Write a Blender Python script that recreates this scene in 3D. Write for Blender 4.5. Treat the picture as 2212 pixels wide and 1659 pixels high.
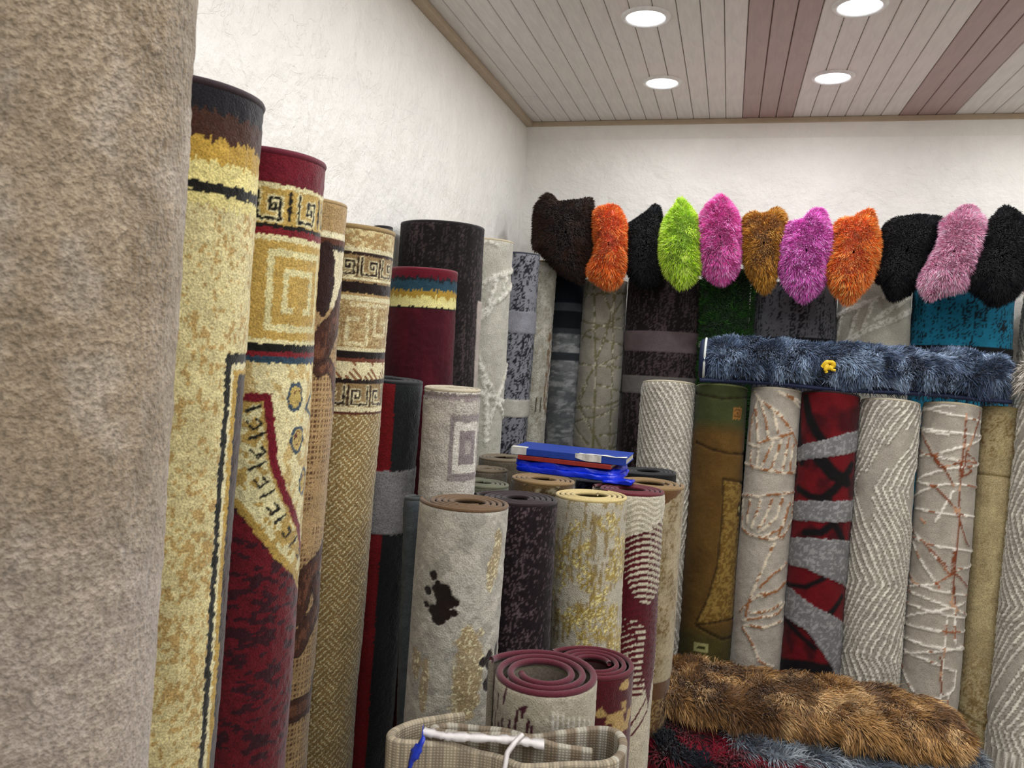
import bpy, math, random
import numpy as np
from mathutils import Vector, Matrix

random.seed(7)
rs = np.random.RandomState(11)
for o in list(bpy.data.objects):
    bpy.data.objects.remove(o, do_unlink=True)
SC = bpy.context.scene
COL = SC.collection

# ------------------------------------------------------------------ camera
FPX, CX, CY = 1660.0, 1106.0, 829.5
Yw = np.array([469, 74.5, -FPX]); Yw /= np.linalg.norm(Yw)
Zw = np.cross([1, -0.06, 0], Yw); Zw /= np.linalg.norm(Zw)
Xw = np.cross(Yw, Zw)
RC = np.stack([Xw, Yw, Zw])
CAM = np.array([0, 0, 1.7])
cd = bpy.data.cameras.new('camera'); cam = bpy.data.objects.new('camera', cd); COL.objects.link(cam)
m4 = Matrix([list(RC[i]) + [CAM[i]] for i in range(3)] + [[0, 0, 0, 1]])
cam.matrix_world = m4
cd.sensor_width = 36; cd.lens = FPX / 2212 * 36; cd.clip_start = 0.02
cd.dof.use_dof = True; cd.dof.focus_distance = 2.3; cd.dof.aperture_fstop = 13
SC.camera = cam

# ------------------------------------------------------------------ light
vs = SC.view_settings
vs.view_transform = 'Standard'; vs.look = 'None'; vs.gamma = 1; vs.use_curve_mapping = False
vs.exposure = -0.72
W = bpy.data.worlds.new('world'); SC.world = W; W.use_nodes = True
W.node_tree.nodes['Background'].inputs[0].default_value = (0.93, 0.95, 1, 1)
W.node_tree.nodes['Background'].inputs[1].default_value = 0.42
def area(name, loc, rot, size, power, color, size_y=None, shape='DISK'):
    l = bpy.data.lights.new(name, 'AREA'); l.shape = shape; l.size = size
    if size_y: l.size_y = size_y
    l.energy = power; l.color = color
    o = bpy.data.objects.new(name, l); COL.objects.link(o); o.location = loc; o.rotation_euler = rot
    return o
# unseen fill light added behind the camera to brighten the room
area('front_fill_light', (0.9, -2.0, 1.5), (math.radians(90), 0, 0), 3.0, 18, (1.0, 0.97, 0.93), 2.2, 'RECTANGLE')
LAMP_W = 5.2
LAMPS = [(x, y) for x in (-0.311, 0.277, 1.12, 1.72) for y in (2.93, 2.35, 1.77, 1.19, 0.6, 0.0, -0.6)]

# ------------------------------------------------------------------ helpers
def ray(x, y): return RC @ np.array([x - CX, -(y - CY), -FPX])
def atY(x, y, Y): d = ray(x, y); return CAM + d * (Y / d[1])
def atZ(x, y, Z): d = ray(x, y); return CAM + d * ((Z - 1.7) / d[2])
def proj(P):
    c = RC.T @ (np.asarray(P, float) - CAM); return CX + FPX * c[0] / -c[2], CY - FPX * c[1] / -c[2]
def lin(c):
    if isinstance(c, str): c = tuple(int(c[i:i + 2], 16) for i in (0, 2, 4))
    c = np.array(c, float) / 255
    return np.where(c <= 0.04045, c / 12.92, ((c + 0.055) / 1.055) ** 2.4)
TAB = rs.rand(24, 256, 256)
def vn(x, y, seed=0):
    x = np.asarray(x, float); y = np.asarray(y, float)
    xi = np.floor(x).astype(int); yi = np.floor(y).astype(int)
    fx = x - xi; fy = y - yi; fx = fx * fx * (3 - 2 * fx); fy = fy * fy * (3 - 2 * fy)
    t = TAB[seed % 24]
    a = t[yi & 255, xi & 255]; b = t[yi & 255, (xi + 1) & 255]; c = t[(yi + 1) & 255, xi & 255]; d = t[(yi + 1) & 255, (xi + 1) & 255]
    return (a * (1 - fx) + b * fx) * (1 - fy) + (c * (1 - fx) + d * fx) * fy
def fbm(x, y, seed=0, n=3):
    s = 0; w = 0.5; tot = 0
    for i in range(n):
        s = s + w * vn(x * 2 ** i + 17 * i, y * 2 ** i + 5 * i, seed + i); tot += w; w *= 0.55
    return s / tot
def sm(e0, e1, x): t = np.clip((x - e0) / (e1 - e0 + 1e-12), 0, 1); return t * t * (3 - 2 * t)
def dseg(a, h, pts, closed=False):
    d = np.full(a.shape, 9.0); pts = list(pts)
    if closed: pts = pts + [pts[0]]
    for (x0, y0), (x1, y1) in zip(pts[:-1], pts[1:]):
        dx, dy = x1 - x0, y1 - y0; L = dx * dx + dy * dy + 1e-12
        t = np.clip(((a - x0) * dx + (h - y0) * dy) / L, 0, 1)
        d = np.minimum(d, np.hypot(a - x0 - t * dx, h - y0 - t * dy))
    return d
def inpoly(a, h, pts):
    ins = np.zeros(a.shape, bool); n = len(pts)
    for i in range(n):
        x0, y0 = pts[i]; x1, y1 = pts[(i + 1) % n]
        if y0 == y1: continue
        c = ((y0 > h) != (y1 > h)) & (a < (x1 - x0) * (h - y0) / (y1 - y0) + x0)
        ins ^= c
    return ins

def tag(o, label=None, cat=None, group=None, kind=None):
    for k, v in (('label', label), ('category', cat), ('group', group), ('kind', kind)):
        if v: o[k] = v
    return o
def empty(name, loc):
    o = bpy.data.objects.new(name, None); COL.objects.link(o); o.location = loc; o.empty_display_size = 0.1; return o
def link(name, me, parent=None):
    o = bpy.data.objects.new(name, me); COL.objects.link(o)
    if parent is not None: o.parent = parent
    return o
def mesh_np(name, V, F, mat, colors=None, smooth=True, parent=None, loc=None):
    """V (n,3); F list of int arrays (k,3) / (k,4)"""
    me = bpy.data.meshes.new(name)
    V = np.asarray(V, np.float32)
    me.vertices.add(len(V)); me.vertices.foreach_set('co', V.ravel())
    Fs = F if isinstance(F, list) else [F]
    Fs = [np.asarray(f, np.int32) for f in Fs if len(f)]
    loops = np.concatenate([f.ravel() for f in Fs]); tot = np.concatenate([np.full(len(f), f.shape[1], np.int32) for f in Fs])
    me.loops.add(len(loops)); me.loops.foreach_set('vertex_index', loops)
    me.polygons.add(len(tot)); st = np.concatenate([[0], np.cumsum(tot)[:-1]]).astype(np.int32)
    me.polygons.foreach_set('loop_start', st); me.polygons.foreach_set('loop_total', tot)
    me.update(calc_edges=True); me.validate()
    me.polygons.foreach_set('use_smooth', np.full(len(me.polygons), smooth, bool))
    if colors is not None:
        at = me.color_attributes.new('Col', 'FLOAT_COLOR', 'POINT')
        c4 = np.ones((len(V), 4), np.float32); c4[:, :3] = colors
        at.data.foreach_set('color', c4.ravel())
    me.materials.append(mat)
    o = link(name, me, parent)
    if loc is not None: o.location = loc
    return o
def grid_faces(nr, nc, wrap=False):
    r = np.arange(nr - 1)[:, None]; c = np.arange(nc if wrap else nc - 1)[None, :]
    a = r * nc + c; b = r * nc + (c + 1) % nc
    return np.stack([a, b, b + nc, a + nc], -1).reshape(-1, 4)
def box_vf(x0, x1, y0, y1, z0, z1, ch=0.0):
    if ch <= 0:
        V = [(x, y, z) for z in (z0, z1) for y in (y0, y1) for x in (x0, x1)]
        F = [(0, 2, 3, 1), (4, 5, 7, 6), (0, 1, 5, 4), (2, 6, 7, 3), (0, 4, 6, 2), (1, 3, 7, 5)]
        return V, F
def mesh_py(name, V, F, mat, parent=None, loc=(0, 0, 0), bevel=0, smooth=False):
    me = bpy.data.meshes.new(name); me.from_pydata([tuple(map(float, v)) for v in V], [], [tuple(f) for f in F]); me.update()
    if smooth: me.polygons.foreach_set('use_smooth', [True] * len(me.polygons))
    me.materials.append(mat)
    o = link(name, me, parent); o.location = loc
    if bevel:
        b = o.modifiers.new('bevel', 'BEVEL'); b.width = bevel; b.segments = 2
    return o
def box(name, x0, x1, y0, y1, z0, z1, mat, parent=None, bevel=0):
    V, F = box_vf(x0, x1, y0, y1, z0, z1); return mesh_py(name, V, F, mat, parent, bevel=bevel)
def tube(path, rad, ns=8, closed=False):
    P = np.asarray(path, float); n = len(P)
    T = np.gradient(P, axis=0) if not closed else np.roll(P, -1, 0) - np.roll(P, 1, 0)
    T /= np.linalg.norm(T, axis=1)[:, None] + 1e-12
    up = np.array([0, 0, 1.0]) if abs(T[:, 2]).mean() < 0.8 else np.array([1.0, 0, 0])
    A = np.cross(T, up); A /= np.linalg.norm(A, axis=1)[:, None] + 1e-12; B = np.cross(A, T)
    an = np.linspace(0, 2 * math.pi, ns, endpoint=False)
    rad = np.broadcast_to(rad, (n,))
    V = P[:, None, :] + rad[:, None, None] * (np.cos(an)[None, :, None] * A[:, None, :] + np.sin(an)[None, :, None] * B[:, None, :])
    F = grid_faces(n, ns, wrap=True)
    V = V.reshape(-1, 3)
    if closed:
        a = (n - 1) * ns + np.arange(ns); b = (n - 1) * ns + (np.arange(ns) + 1) % ns
        F = np.concatenate([F, np.stack([a, b, (np.arange(ns) + 1) % ns, np.arange(ns)], -1)])
        return V, [F]
    return V, [F, np.array([list(range(ns))]), np.array([list(range((n - 1) * ns, n * ns))[::-1]])]

# ------------------------------------------------------------------ materials
def nmat(name):
    m = bpy.data.materials.new(name); m.use_nodes = True
    nt = m.node_tree; b = nt.nodes['Principled BSDF']; return m, nt, b
def N(nt, t, **k):
    n = nt.nodes.new(t)
    for a, v in k.items():
        if a.startswith('i_'):
            key = a[2:]; key = int(key) if key.isdigit() else key.replace('_', ' ')
            n.inputs[key].default_value = v
        else: setattr(n, a, v)
    return n
def ramp(nt, fac, stops):
    r = N(nt, 'ShaderNodeValToRGB'); nt.links.new(fac, r.inputs[0])
    e = r.color_ramp.elements
    while len(e) < len(stops): e.new(0.5)
    for i, (p, c) in enumerate(stops): e[i].position = p; e[i].color = (c, c, c, 1) if not isinstance(c, tuple) else c
    return r.outputs[0]
_mc = {}
def pile_mat(scale=330, con=0.35, bump=0.6, sheen=0.25, stretch=1.0, gloss=0.0, dist=0.0025):
    """carpet pile: colour from the woven pattern attribute, yarn grain and relief from noise"""
    k = ('pile', scale, con, bump, sheen, stretch, gloss, dist)
    if k in _mc: return _mc[k]
    m, nt, b = nmat('carpet_pile'); L = nt.links.new
    at = N(nt, 'ShaderNodeAttribute', attribute_name='Col')
    tc = N(nt, 'ShaderNodeTexCoord'); mp = N(nt, 'ShaderNodeMapping'); L(tc.outputs['Object'], mp.inputs[0])
    mp.inputs['Scale'].default_value = (1, 1, stretch)
    n1 = N(nt, 'ShaderNodeTexNoise', i_Scale=scale, i_Detail=2.0, i_Roughness=0.6); L(mp.outputs[0], n1.inputs[0])
    n2 = N(nt, 'ShaderNodeTexNoise', i_Scale=22.0, i_Detail=3.0); L(mp.outputs[0], n2.inputs[0])
    f1 = ramp(nt, n1.outputs[0], [(0.32, 1 - con), (0.68, 1 + con * 0.6)])
    f2 = ramp(nt, n2.outputs[0], [(0.3, 0.86), (0.7, 1.1)])
    mu = N(nt, 'ShaderNodeMix', data_type='RGBA', blend_type='MULTIPLY'); mu.inputs[0].default_value = 1
    L(at.outputs['Color'], mu.inputs[6]); L(f1, mu.inputs[7])
    mu2 = N(nt, 'ShaderNodeMix', data_type='RGBA', blend_type='MULTIPLY'); mu2.inputs[0].default_value = 1
    L(mu.outputs[2], mu2.inputs[6]); L(f2, mu2.inputs[7])
    L(mu2.outputs[2], b.inputs['Base Color'])
    b.inputs['Roughness'].default_value = 0.9 if not gloss else 0.45
    b.inputs['Specular IOR Level'].default_value = 0.15 + gloss
    b.inputs['Sheen Weight'].default_value = sheen; b.inputs['Sheen Roughness'].default_value = 0.45
    bp = N(nt, 'ShaderNodeBump', i_Strength=bump, i_Distance=dist); L(n1.outputs[0], bp.inputs['Height']); L(bp.outputs[0], b.inputs['Normal'])
    _mc[k] = m; return m
def plain(name, c, rough=0.6, spec=0.3, scale=60, con=0.1, bump=0.15, dist=0.001, metal=0, stretch=(1, 1, 1), sheen=0):
    k = (name, str(c), rough, scale, con, bump)
    if k in _mc: return _mc[k]
    m, nt, b = nmat(name); L = nt.links.new; c = lin(c)
    tc = N(nt, 'ShaderNodeTexCoord'); mp = N(nt, 'ShaderNodeMapping'); L(tc.outputs['Object'], mp.inputs[0]); mp.inputs['Scale'].default_value = stretch
    n1 = N(nt, 'ShaderNodeTexNoise', i_Scale=scale, i_Detail=4.0); L(mp.outputs[0], n1.inputs[0])
    lo = tuple(np.clip(c * (1 - con), 0, 1)) + (1,); hi = tuple(np.clip(c * (1 + con), 0, 1)) + (1,)
    L(ramp(nt, n1.outputs[0], [(0.3, lo), (0.7, hi)]), b.inputs['Base Color'])
    b.inputs['Roughness'].default_value = rough; b.inputs['Specular IOR Level'].default_value = spec; b.inputs['Metallic'].default_value = metal
    b.inputs['Sheen Weight'].default_value = sheen
    bp = N(nt, 'ShaderNodeBump', i_Strength=bump, i_Distance=dist); L(n1.outputs[0], bp.inputs['Height']); L(bp.outputs[0], b.inputs['Normal'])
    _mc[k] = m; return m
def fur_mat(gloss=0.3, rough=0.45):
    k = ('fur', gloss, rough)
    if k in _mc: return _mc[k]
    m, nt, b = nmat('fur_strands'); L = nt.links.new
    at = N(nt, 'ShaderNodeAttribute', attribute_name='Col')
    n1 = N(nt, 'ShaderNodeTexNoise', i_Scale=55.0, i_Detail=2.0); tc = N(nt, 'ShaderNodeTexCoord'); L(tc.outputs['Object'], n1.inputs[0])
    mu = N(nt, 'ShaderNodeMix', data_type='RGBA', blend_type='MULTIPLY'); mu.inputs[0].default_value = 1
    L(at.outputs['Color'], mu.inputs[6]); L(ramp(nt, n1.outputs[0], [(0.3, 0.8), (0.7, 1.1)]), mu.inputs[7])
    L(mu.outputs[2], b.inputs['Base Color'])
    b.inputs['Roughness'].default_value = rough; b.inputs['Specular IOR Level'].default_value = gloss
    b.inputs['Sheen Weight'].default_value = 0.2
    _mc[k] = m; return m

def plaster(name, c):
    m, nt, b = nmat(name); L = nt.links.new
    tc = N(nt, 'ShaderNodeTexCoord')
    n1 = N(nt, 'ShaderNodeTexNoise', i_Scale=9.0, i_Detail=6.0, i_Roughness=0.62); L(tc.outputs['Object'], n1.inputs[0])
    n2 = N(nt, 'ShaderNodeTexNoise', i_Scale=60.0, i_Detail=4.0); L(tc.outputs['Object'], n2.inputs[0])
    cc = lin(c)
    L(ramp(nt, n1.outputs[0], [(0.3, tuple(cc * 0.95) + (1,)), (0.7, tuple(np.clip(cc * 1.03, 0, 1)) + (1,))]), b.inputs['Base Color'])
    b.inputs['Roughness'].default_value = 0.5; b.inputs['Specular IOR Level'].default_value = 0.35
    # trowel scratches: thin ridges where a warped noise crosses its mid value
    n3 = N(nt, 'ShaderNodeTexNoise', i_Scale=6.0, i_Detail=5.0, i_Distortion=1.5); L(tc.outputs['Object'], n3.inputs[0])
    rr = ramp(nt, n3.outputs[0], [(0.0, 0.0), (0.493, 0.0), (0.5, 1.0), (0.507, 0.0), (1, 0.0)])
    ad = N(nt, 'ShaderNodeMath', operation='MULTIPLY_ADD'); L(rr, ad.inputs[0]); ad.inputs[1].default_value = 0.35; L(n2.outputs[0], ad.inputs[2])
    b1 = N(nt, 'ShaderNodeBump', i_Strength=0.6, i_Distance=0.003); L(ad.outputs[0], b1.inputs['Height'])
    b2 = N(nt, 'ShaderNodeBump', i_Strength=0.5, i_Distance=0.03); L(n1.outputs[0], b2.inputs['Height']); L(b1.outputs[0], b2.inputs['Normal'])
    L(b2.outputs[0], b.inputs['Normal']); return m
def panel_mat(name, c):
    m, nt, b = nmat(name); L = nt.links.new
    tc = N(nt, 'ShaderNodeTexCoord'); mp = N(nt, 'ShaderNodeMapping'); L(tc.outputs['Object'], mp.inputs[0]); mp.inputs['Scale'].default_value = (1, 0.12, 1)
    n1 = N(nt, 'ShaderNodeTexNoise', i_Scale=70.0, i_Detail=6.0, i_Distortion=0.6); L(mp.outputs[0], n1.inputs[0])
    cc = lin(c)
    L(ramp(nt, n1.outputs[0], [(0.35, tuple(cc * 0.93) + (1,)), (0.65, tuple(np.clip(cc * 1.05, 0, 1)) + (1,))]), b.inputs['Base Color'])
    b.inputs['Roughness'].default_value = 0.38; b.inputs['Specular IOR Level'].default_value = 0.4
    bp = N(nt, 'ShaderNodeBump', i_Strength=0.08, i_Distance=0.001); L(n1.outputs[0], bp.inputs['Height']); L(bp.outputs[0], b.inputs['Normal'])
    return m

# ------------------------------------------------------------------ room
CEIL = 2.67; WX = -0.955; WY = 3.44; RX = 2.7; FY = -2.1
mw = plaster('painted_plaster', 'e9e6df')
def struct(o): o['kind'] = 'structure'; return o
struct(box('wall_left', WX - 0.12, WX, FY, WY + 0.12, 0, CEIL + 0.06, mw))
struct(box('wall_back', WX, RX, WY, WY + 0.12, 0, CEIL + 0.06, mw))
struct(box('wall_right', RX, RX + 0.12, FY, WY + 0.12, 0, CEIL + 0.06, mw))
struct(box('floor', WX, RX, FY, WY, -0.06, 0, plain('floor_tile', 'b9ad9b', 0.35, 0.4, 8, 0.12)))
mpl = panel_mat('ceiling_panel_white', 'dad6d3'); mpk = panel_mat('ceiling_panel_pink', 'a88f8c')
mtrim = plain('trim_beige', 'b8a68e', 0.45, 0.4, 30, 0.06)
ce = struct(box('ceiling', WX, RX, FY, WY, CEIL + 0.012, CEIL + 0.06, plain('ceiling_backing', 'a59c92', 0.8)))
pw = 0.06655; x = -0.0188 - 14 * pw
def panel_mesh(w, y0, y1, mat):
    g = 0.0007; c = 0.0022
    sec = [(g, 0.012), (g, 0.003), (g + c, 0.0), (w - g - c, 0.0), (w - g, 0.003), (w - g, 0.012)]
    V = [(p, y, z) for y in (y0, y1) for p, z in sec]
    F = [(i, i + 1, i + 7, i + 6) for i in range(5)] + [(5, 0, 6, 11), (5, 4, 3, 2, 1, 0), (6, 7, 8, 9, 10, 11)]
    me = bpy.data.meshes.new('ceiling_panel'); me.from_pydata(V, [], F); me.update(); me.materials.append(mat); return me
MW_, MK_ = panel_mesh(pw, FY, WY, mpl), panel_mesh(pw, FY, WY, mpk)
MA_, MB_ = panel_mesh(pw, FY, 3.05, mpl), panel_mesh(pw, 3.053, WY, mpl)
i = 0
while x < RX - 0.02:
    xc = x + pw / 2
    pink = -0.02 < xc < 0.181 or 0.585 < xc < 0.783 or 1.19 < xc < 1.39
    if pink: x_off = 0
    for me in ([MA_, MB_] if i == 1 else [MK_ if pink else MW_]):
        p = link('ceiling_panel', me, ce); p.location = (x, 0, CEIL)
    x += pw; i += 1
struct(box('trim_1', WX + 0.0, RX, WY - 0.035, WY, CEIL - 0.022, CEIL, mtrim, bevel=0.003))
struct(box('trim_2', WX, WX + 0.03, FY, WY - 0.035, CEIL - 0.022, CEIL, mtrim, bevel=0.003))
V = [(a, b_, c) for a in (WX, RX) for b_, c in ((WY - 0.03, CEIL - 0.022), (WY, CEIL - 0.022), (WY, CEIL - 0.075), (WY - 0.022, CEIL - 0.04))]
struct(mesh_py('trim_3', V, [(0, 1, 2, 3), (7, 6, 5, 4), (0, 4, 5, 1), (1, 5, 6, 2), (2, 6, 7, 3), (3, 7, 4, 0)], mw))

# downlights
mring = plain('lamp_ring_white', 'e6e6e6', 0.3, 0.5)
mem, nt, b = nmat('lamp_diffuser'); b.inputs['Emission Color'].default_value = (0.93, 0.96, 1, 1); b.inputs['Emission Strength'].default_value = 7; b.inputs['Base Color'].default_value = (0.9, 0.9, 0.9, 1)
def ring_prof(prof, ns=48):
    an = np.linspace(0, 2 * math.pi, ns, endpoint=False)
    V = np.array([[(r * math.cos(a), r * math.sin(a), z) for a in an] for r, z in prof]).reshape(-1, 3)
    return V, grid_faces(len(prof), ns, wrap=True)
def disc(r, z, ns=48):
    an = np.linspace(0, 2 * math.pi, ns, endpoint=False)
    return [(r * math.cos(a), r * math.sin(a), z) for a in an], [tuple(range(ns))]
l0 = None
LL = {0: 'round recessed ceiling lamp, far one of the left pair', 1: 'round recessed ceiling lamp, near one of the left pair by the picture top',
      7: 'round recessed ceiling lamp, far one of the right pair just right of the pink panels', 8: 'round recessed ceiling lamp cut by the top picture edge, near one of right pair'}
for i, (x, y) in enumerate(LAMPS):
    if l0 is None:
        t = empty('ceiling_lamp', (x, y, CEIL)); l0 = t
        V, F = ring_prof([(0.056, 0.004), (0.057, -0.005), (0.062, -0.008), (0.070, -0.006), (0.074, 0.0)])
        r1 = mesh_np('lamp_ring', V, F, mring, parent=t)
        V, F = disc(0.057, -0.0035); d1 = mesh_py('diffuser', V, [F[0][::-1]], mem, t)
    else:
        t = l0.copy(); COL.objects.link(t); t.location = (x, y, CEIL)
        for c in (r1, d1):
            k = c.copy(); COL.objects.link(k); k.parent = t
    ORD = ['first', 'second', 'third', 'fourth', 'fifth', 'sixth', 'seventh']
    tag(t, LL.get(i, 'ceiling lamp outside the picture, %s column from left, %s from back wall' % (ORD[i // 7], ORD[i % 7])), 'ceiling lamp', 'round recessed ceiling lamps')
    lo = area('lamp_light', (0, 0, -0.012), (0, 0, 0), 0.10, LAMP_W, (0.97, 0.98, 1.0)); lo.parent = t
# ------------------------------------------------------------------ rolled rugs
class Roll:
    """geometry of one standing roll: axis from B (floor) to T (top rim centre), radius r"""
    def __init__(s, PA, PB, r, ytop, e=1.0, zbase=0.0, wall=False):
        s.wall = wall
        PA = np.asarray(PA, float); PB = np.asarray(PB, float)
        d = PA - PB; s.r = r; s.e = e
        z = PA[2]
        for _ in range(12):
            T = PB + d * (z - PB[2]) / d[2]
            hd = (CAM - T); hd[2] = 0; hd /= np.linalg.norm(hd)
            y = proj(T + hd * r * e)[1]
            dist = np.linalg.norm((T - CAM)[:2])
            z += (y - ytop) * dist / FPX * 0.9
        s.T = PB + d * (z - PB[2]) / d[2]; s.B = PB + d * (zbase - PB[2]) / d[2]
        s.setup()
    def setup(s):
        s.L = np.linalg.norm(s.T - s.B); s.w = (s.T - s.B) / s.L
        n = (np.array([0, -1.0, 0]) if s.wall else CAM - (s.T + s.B) / 2); n = n - s.w * n.dot(s.w); n /= np.linalg.norm(n)
        s.n = n; s.t = np.cross(s.w, n)
    def P(s, phi, z, r):
        phi = np.asarray(phi)[..., None]; z = np.asarray(z)[..., None]; r = np.asarray(r)[..., None]
        return s.w * z + r * (s.e * np.cos(phi) * s.n + np.sin(phi) * s.t)   # relative to base
    def hit(s, x, y):
        o = CAM - s.B; d = ray(x, y)
        o2 = np.array([o.dot(s.n) / s.e, o.dot(s.t)]); d2 = np.array([d.dot(s.n) / s.e, d.dot(s.t)])
        A = d2.dot(d2); Bq = o2.dot(d2); C = o2.dot(o2) - s.r ** 2; D = Bq * Bq - A * C
        k = (-Bq - math.sqrt(max(D, 0))) / A
        p = o2 + k * d2
        return s.r * math.atan2(p[1], p[0]), s.L - (o.dot(s.w) + k * d.dot(s.w))
    def ln(s, *pts): return [s.hit(*p) for p in pts]
    def hy(s, y, x=None):
        if x is None:
            c = proj(s.B + s.P(0.0, s.L * 0.8, s.r)); c2 = proj(s.B + s.P(0.0, s.L * 0.5, s.r))
            x = c[0] + (y - c[1]) * (c2[0] - c[0]) / (c2[1] - c[1])
        return s.hit(x, y)[1]

def build_roll(R, name, label, cat, group, pat, mat, bind, turns=3, t=0.012, phi0=math.pi, sgn=1, tail=0.0, cell=2.8, ybot=1659, backc='8a7f6c', inner=None, vbind=False, jit=1.0, brad=None):
    root = empty(name, tuple(R.B)); tag(root, label, cat, group)
    r = R.r; dist = np.linalg.norm((R.T + R.B) / 2 - CAM); cs = cell * dist / FPX
    # columns
    th = [0.0]; 
    while th[-1] < 2 * math.pi:
        ph = (phi0 + sgn * th[-1] + math.pi) % (2 * math.pi) - math.pi
        th.append(th[-1] + (cs / r if abs(ph) < 1.85 else 0.14))
    th = np.array(th[:-1] + [2 * math.pi]); phu = phi0 + sgn * th
    ph = (phu + math.pi) % (2 * math.pi) - math.pi
    # rows, from the top down
    try: hb = min(R.L, R.hy(ybot) + 0.02)
    except Exception: hb = R.L
    if hb < 0: hb = R.L
    h = np.concatenate([[0, 0.0015, 0.003, 0.0055], np.arange(0.009, hb, cs), np.arange(hb, R.L, 0.04), [R.L]])
    rth = r + t / 2 - t * th / (2 * math.pi) + tail * np.exp(-(th / 0.45) ** 1.3)
    PH, H = np.meshgrid(ph, h); RR = np.broadcast_to(rth, PH.shape).copy()
    sh = 0.0065; d = np.clip(H / sh, 0, 1); RR -= 0.45 * t * (1 - np.sqrt(1 - (1 - d) ** 2 + 1e-9))
    a = r * PH
    col, disp = pat(a, H, R)
    wob = (fbm(a * 9 + 3, H * 5, 3) - 0.5) * 0.006 * jit + (vn(a * 120, H * 120, 4) - 0.5) * 0.0016 * jit
    env = np.clip(H / 0.02, 0, 1) * np.clip(np.minimum(th, 2 * math.pi - th) / 0.25, 0, 1)[None, :]
    RR = RR + (disp + wob) * env
    Vv = R.P(PH, R.L - H, RR)
    # closing columns at the loose end (thickness of the sheet)
    rin = rth[0] - 0.6 * t
    c2 = R.P(np.full(len(h), ph[0]), R.L - h, np.full(len(h), rin))[:, None, :]
    Vv = np.concatenate([c2, Vv], 1); col = np.concatenate([col[:, :1] * 0.6, col], 1)
    nr, nc = Vv.shape[:2]
    F = grid_faces(nr, nc)
    if sgn > 0: F = F[:, ::-1]
    mesh_np('pile', Vv.reshape(-1, 3), F, mat, col.reshape(-1, 3), parent=root)
    # inner turns
    bc = plain('rug_backing', backc, 0.9, 0.1, 250, 0.25, 0.5)
    ns = 36
    tt = np.linspace(0, 2 * math.pi * turns, int(ns * turns) + 1)
    rr = r + t / 2 - t * tt / (2 * math.pi) + tail * np.exp(-(tt / 0.45) ** 1.3)
    rr = np.maximum(rr, 0.012)
    zz = np.array([R.L - 0.010, R.L - 0.12, R.L * 0.4, 0.0])
    PH2, Z2 = np.meshgrid(phi0 + sgn * tt, zz)
    Vb = R.P(PH2, Z2, np.broadcast_to(rr - 0.6 * t, PH2.shape))
    mesh_np('backing', Vb.reshape(-1, 3), grid_faces(*PH2.shape), bc, parent=root)
    if turns > 1.2:
        k = ns - 2
        Vi = R.P(PH2[:, k:], Z2[:, k:], np.broadcast_to(rr - 0.06 * t, PH2.shape)[:, k:])
        ic = inner if inner is not None else col[len(h) // 8, nc // 2]
        mesh_np('inner_pile', Vi.reshape(-1, 3), grid_faces(*PH2[:, k:].shape), mat, np.broadcast_to(ic, (Vi.shape[0] * Vi.shape[1], 3)), parent=root)
    # bound edge running along the spiral
    pth = R.P(phi0 + sgn * tt, np.full(len(tt), R.L), rr - 0.33 * t)
    V, F = tube(pth, brad or 0.36 * t, 8)
    bm = plain('edge_binding', bind, 0.75, 0.2, 700, 0.3, 0.8, 0.0008, sheen=0.2)
    mesh_np('edge_binding', V, F, bm, parent=root)
    if vbind:
        hh = np.linspace(0, R.L, 30)
        pth = R.P(np.full(30, phi0), R.L - hh, np.full(30, rth[0] - 0.3 * t))
        V, F = tube(pth, brad or 0.36 * t, 8); mesh_np('end_binding', V, F, bm, parent=root)
    root['_r'] = 1; del root['_r']
    return root

def base(a, c): return np.broadcast_to(lin(c), a.shape + (3,)).copy()
def put(col, mask, c):
    m = np.asarray(mask, float)[..., None]; cc = lin(c) if isinstance(c, (str, tuple)) else c
    return col * (1 - m) + cc * m
def fz(a, h, amt=0.0022, sc=260, seed=1):
    return a + (vn(a * sc, h * sc, seed) - 0.5) * 2 * amt, h + (vn(a * sc + 9, h * sc + 5, seed + 1) - 0.5) * 2 * amt
def bands(col, h, lst):
    """lst: (h0, h1, colour)"""
    for h0, h1, c in lst: col = put(col, (h >= h0) & (h < h1), c)
    return col
def line(d, w, s=0.0008): return 1 - sm(w - s, w + s, d)
def speck(col, a, h, c, thr=0.6, sc=60, st=1.0, seed=2, soft=0.06, amt=1.0):
    n = fbm(a * sc, h * sc * st, seed, 3); return put(col, sm(thr - soft, thr + soft, n) * amt, c)

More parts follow.
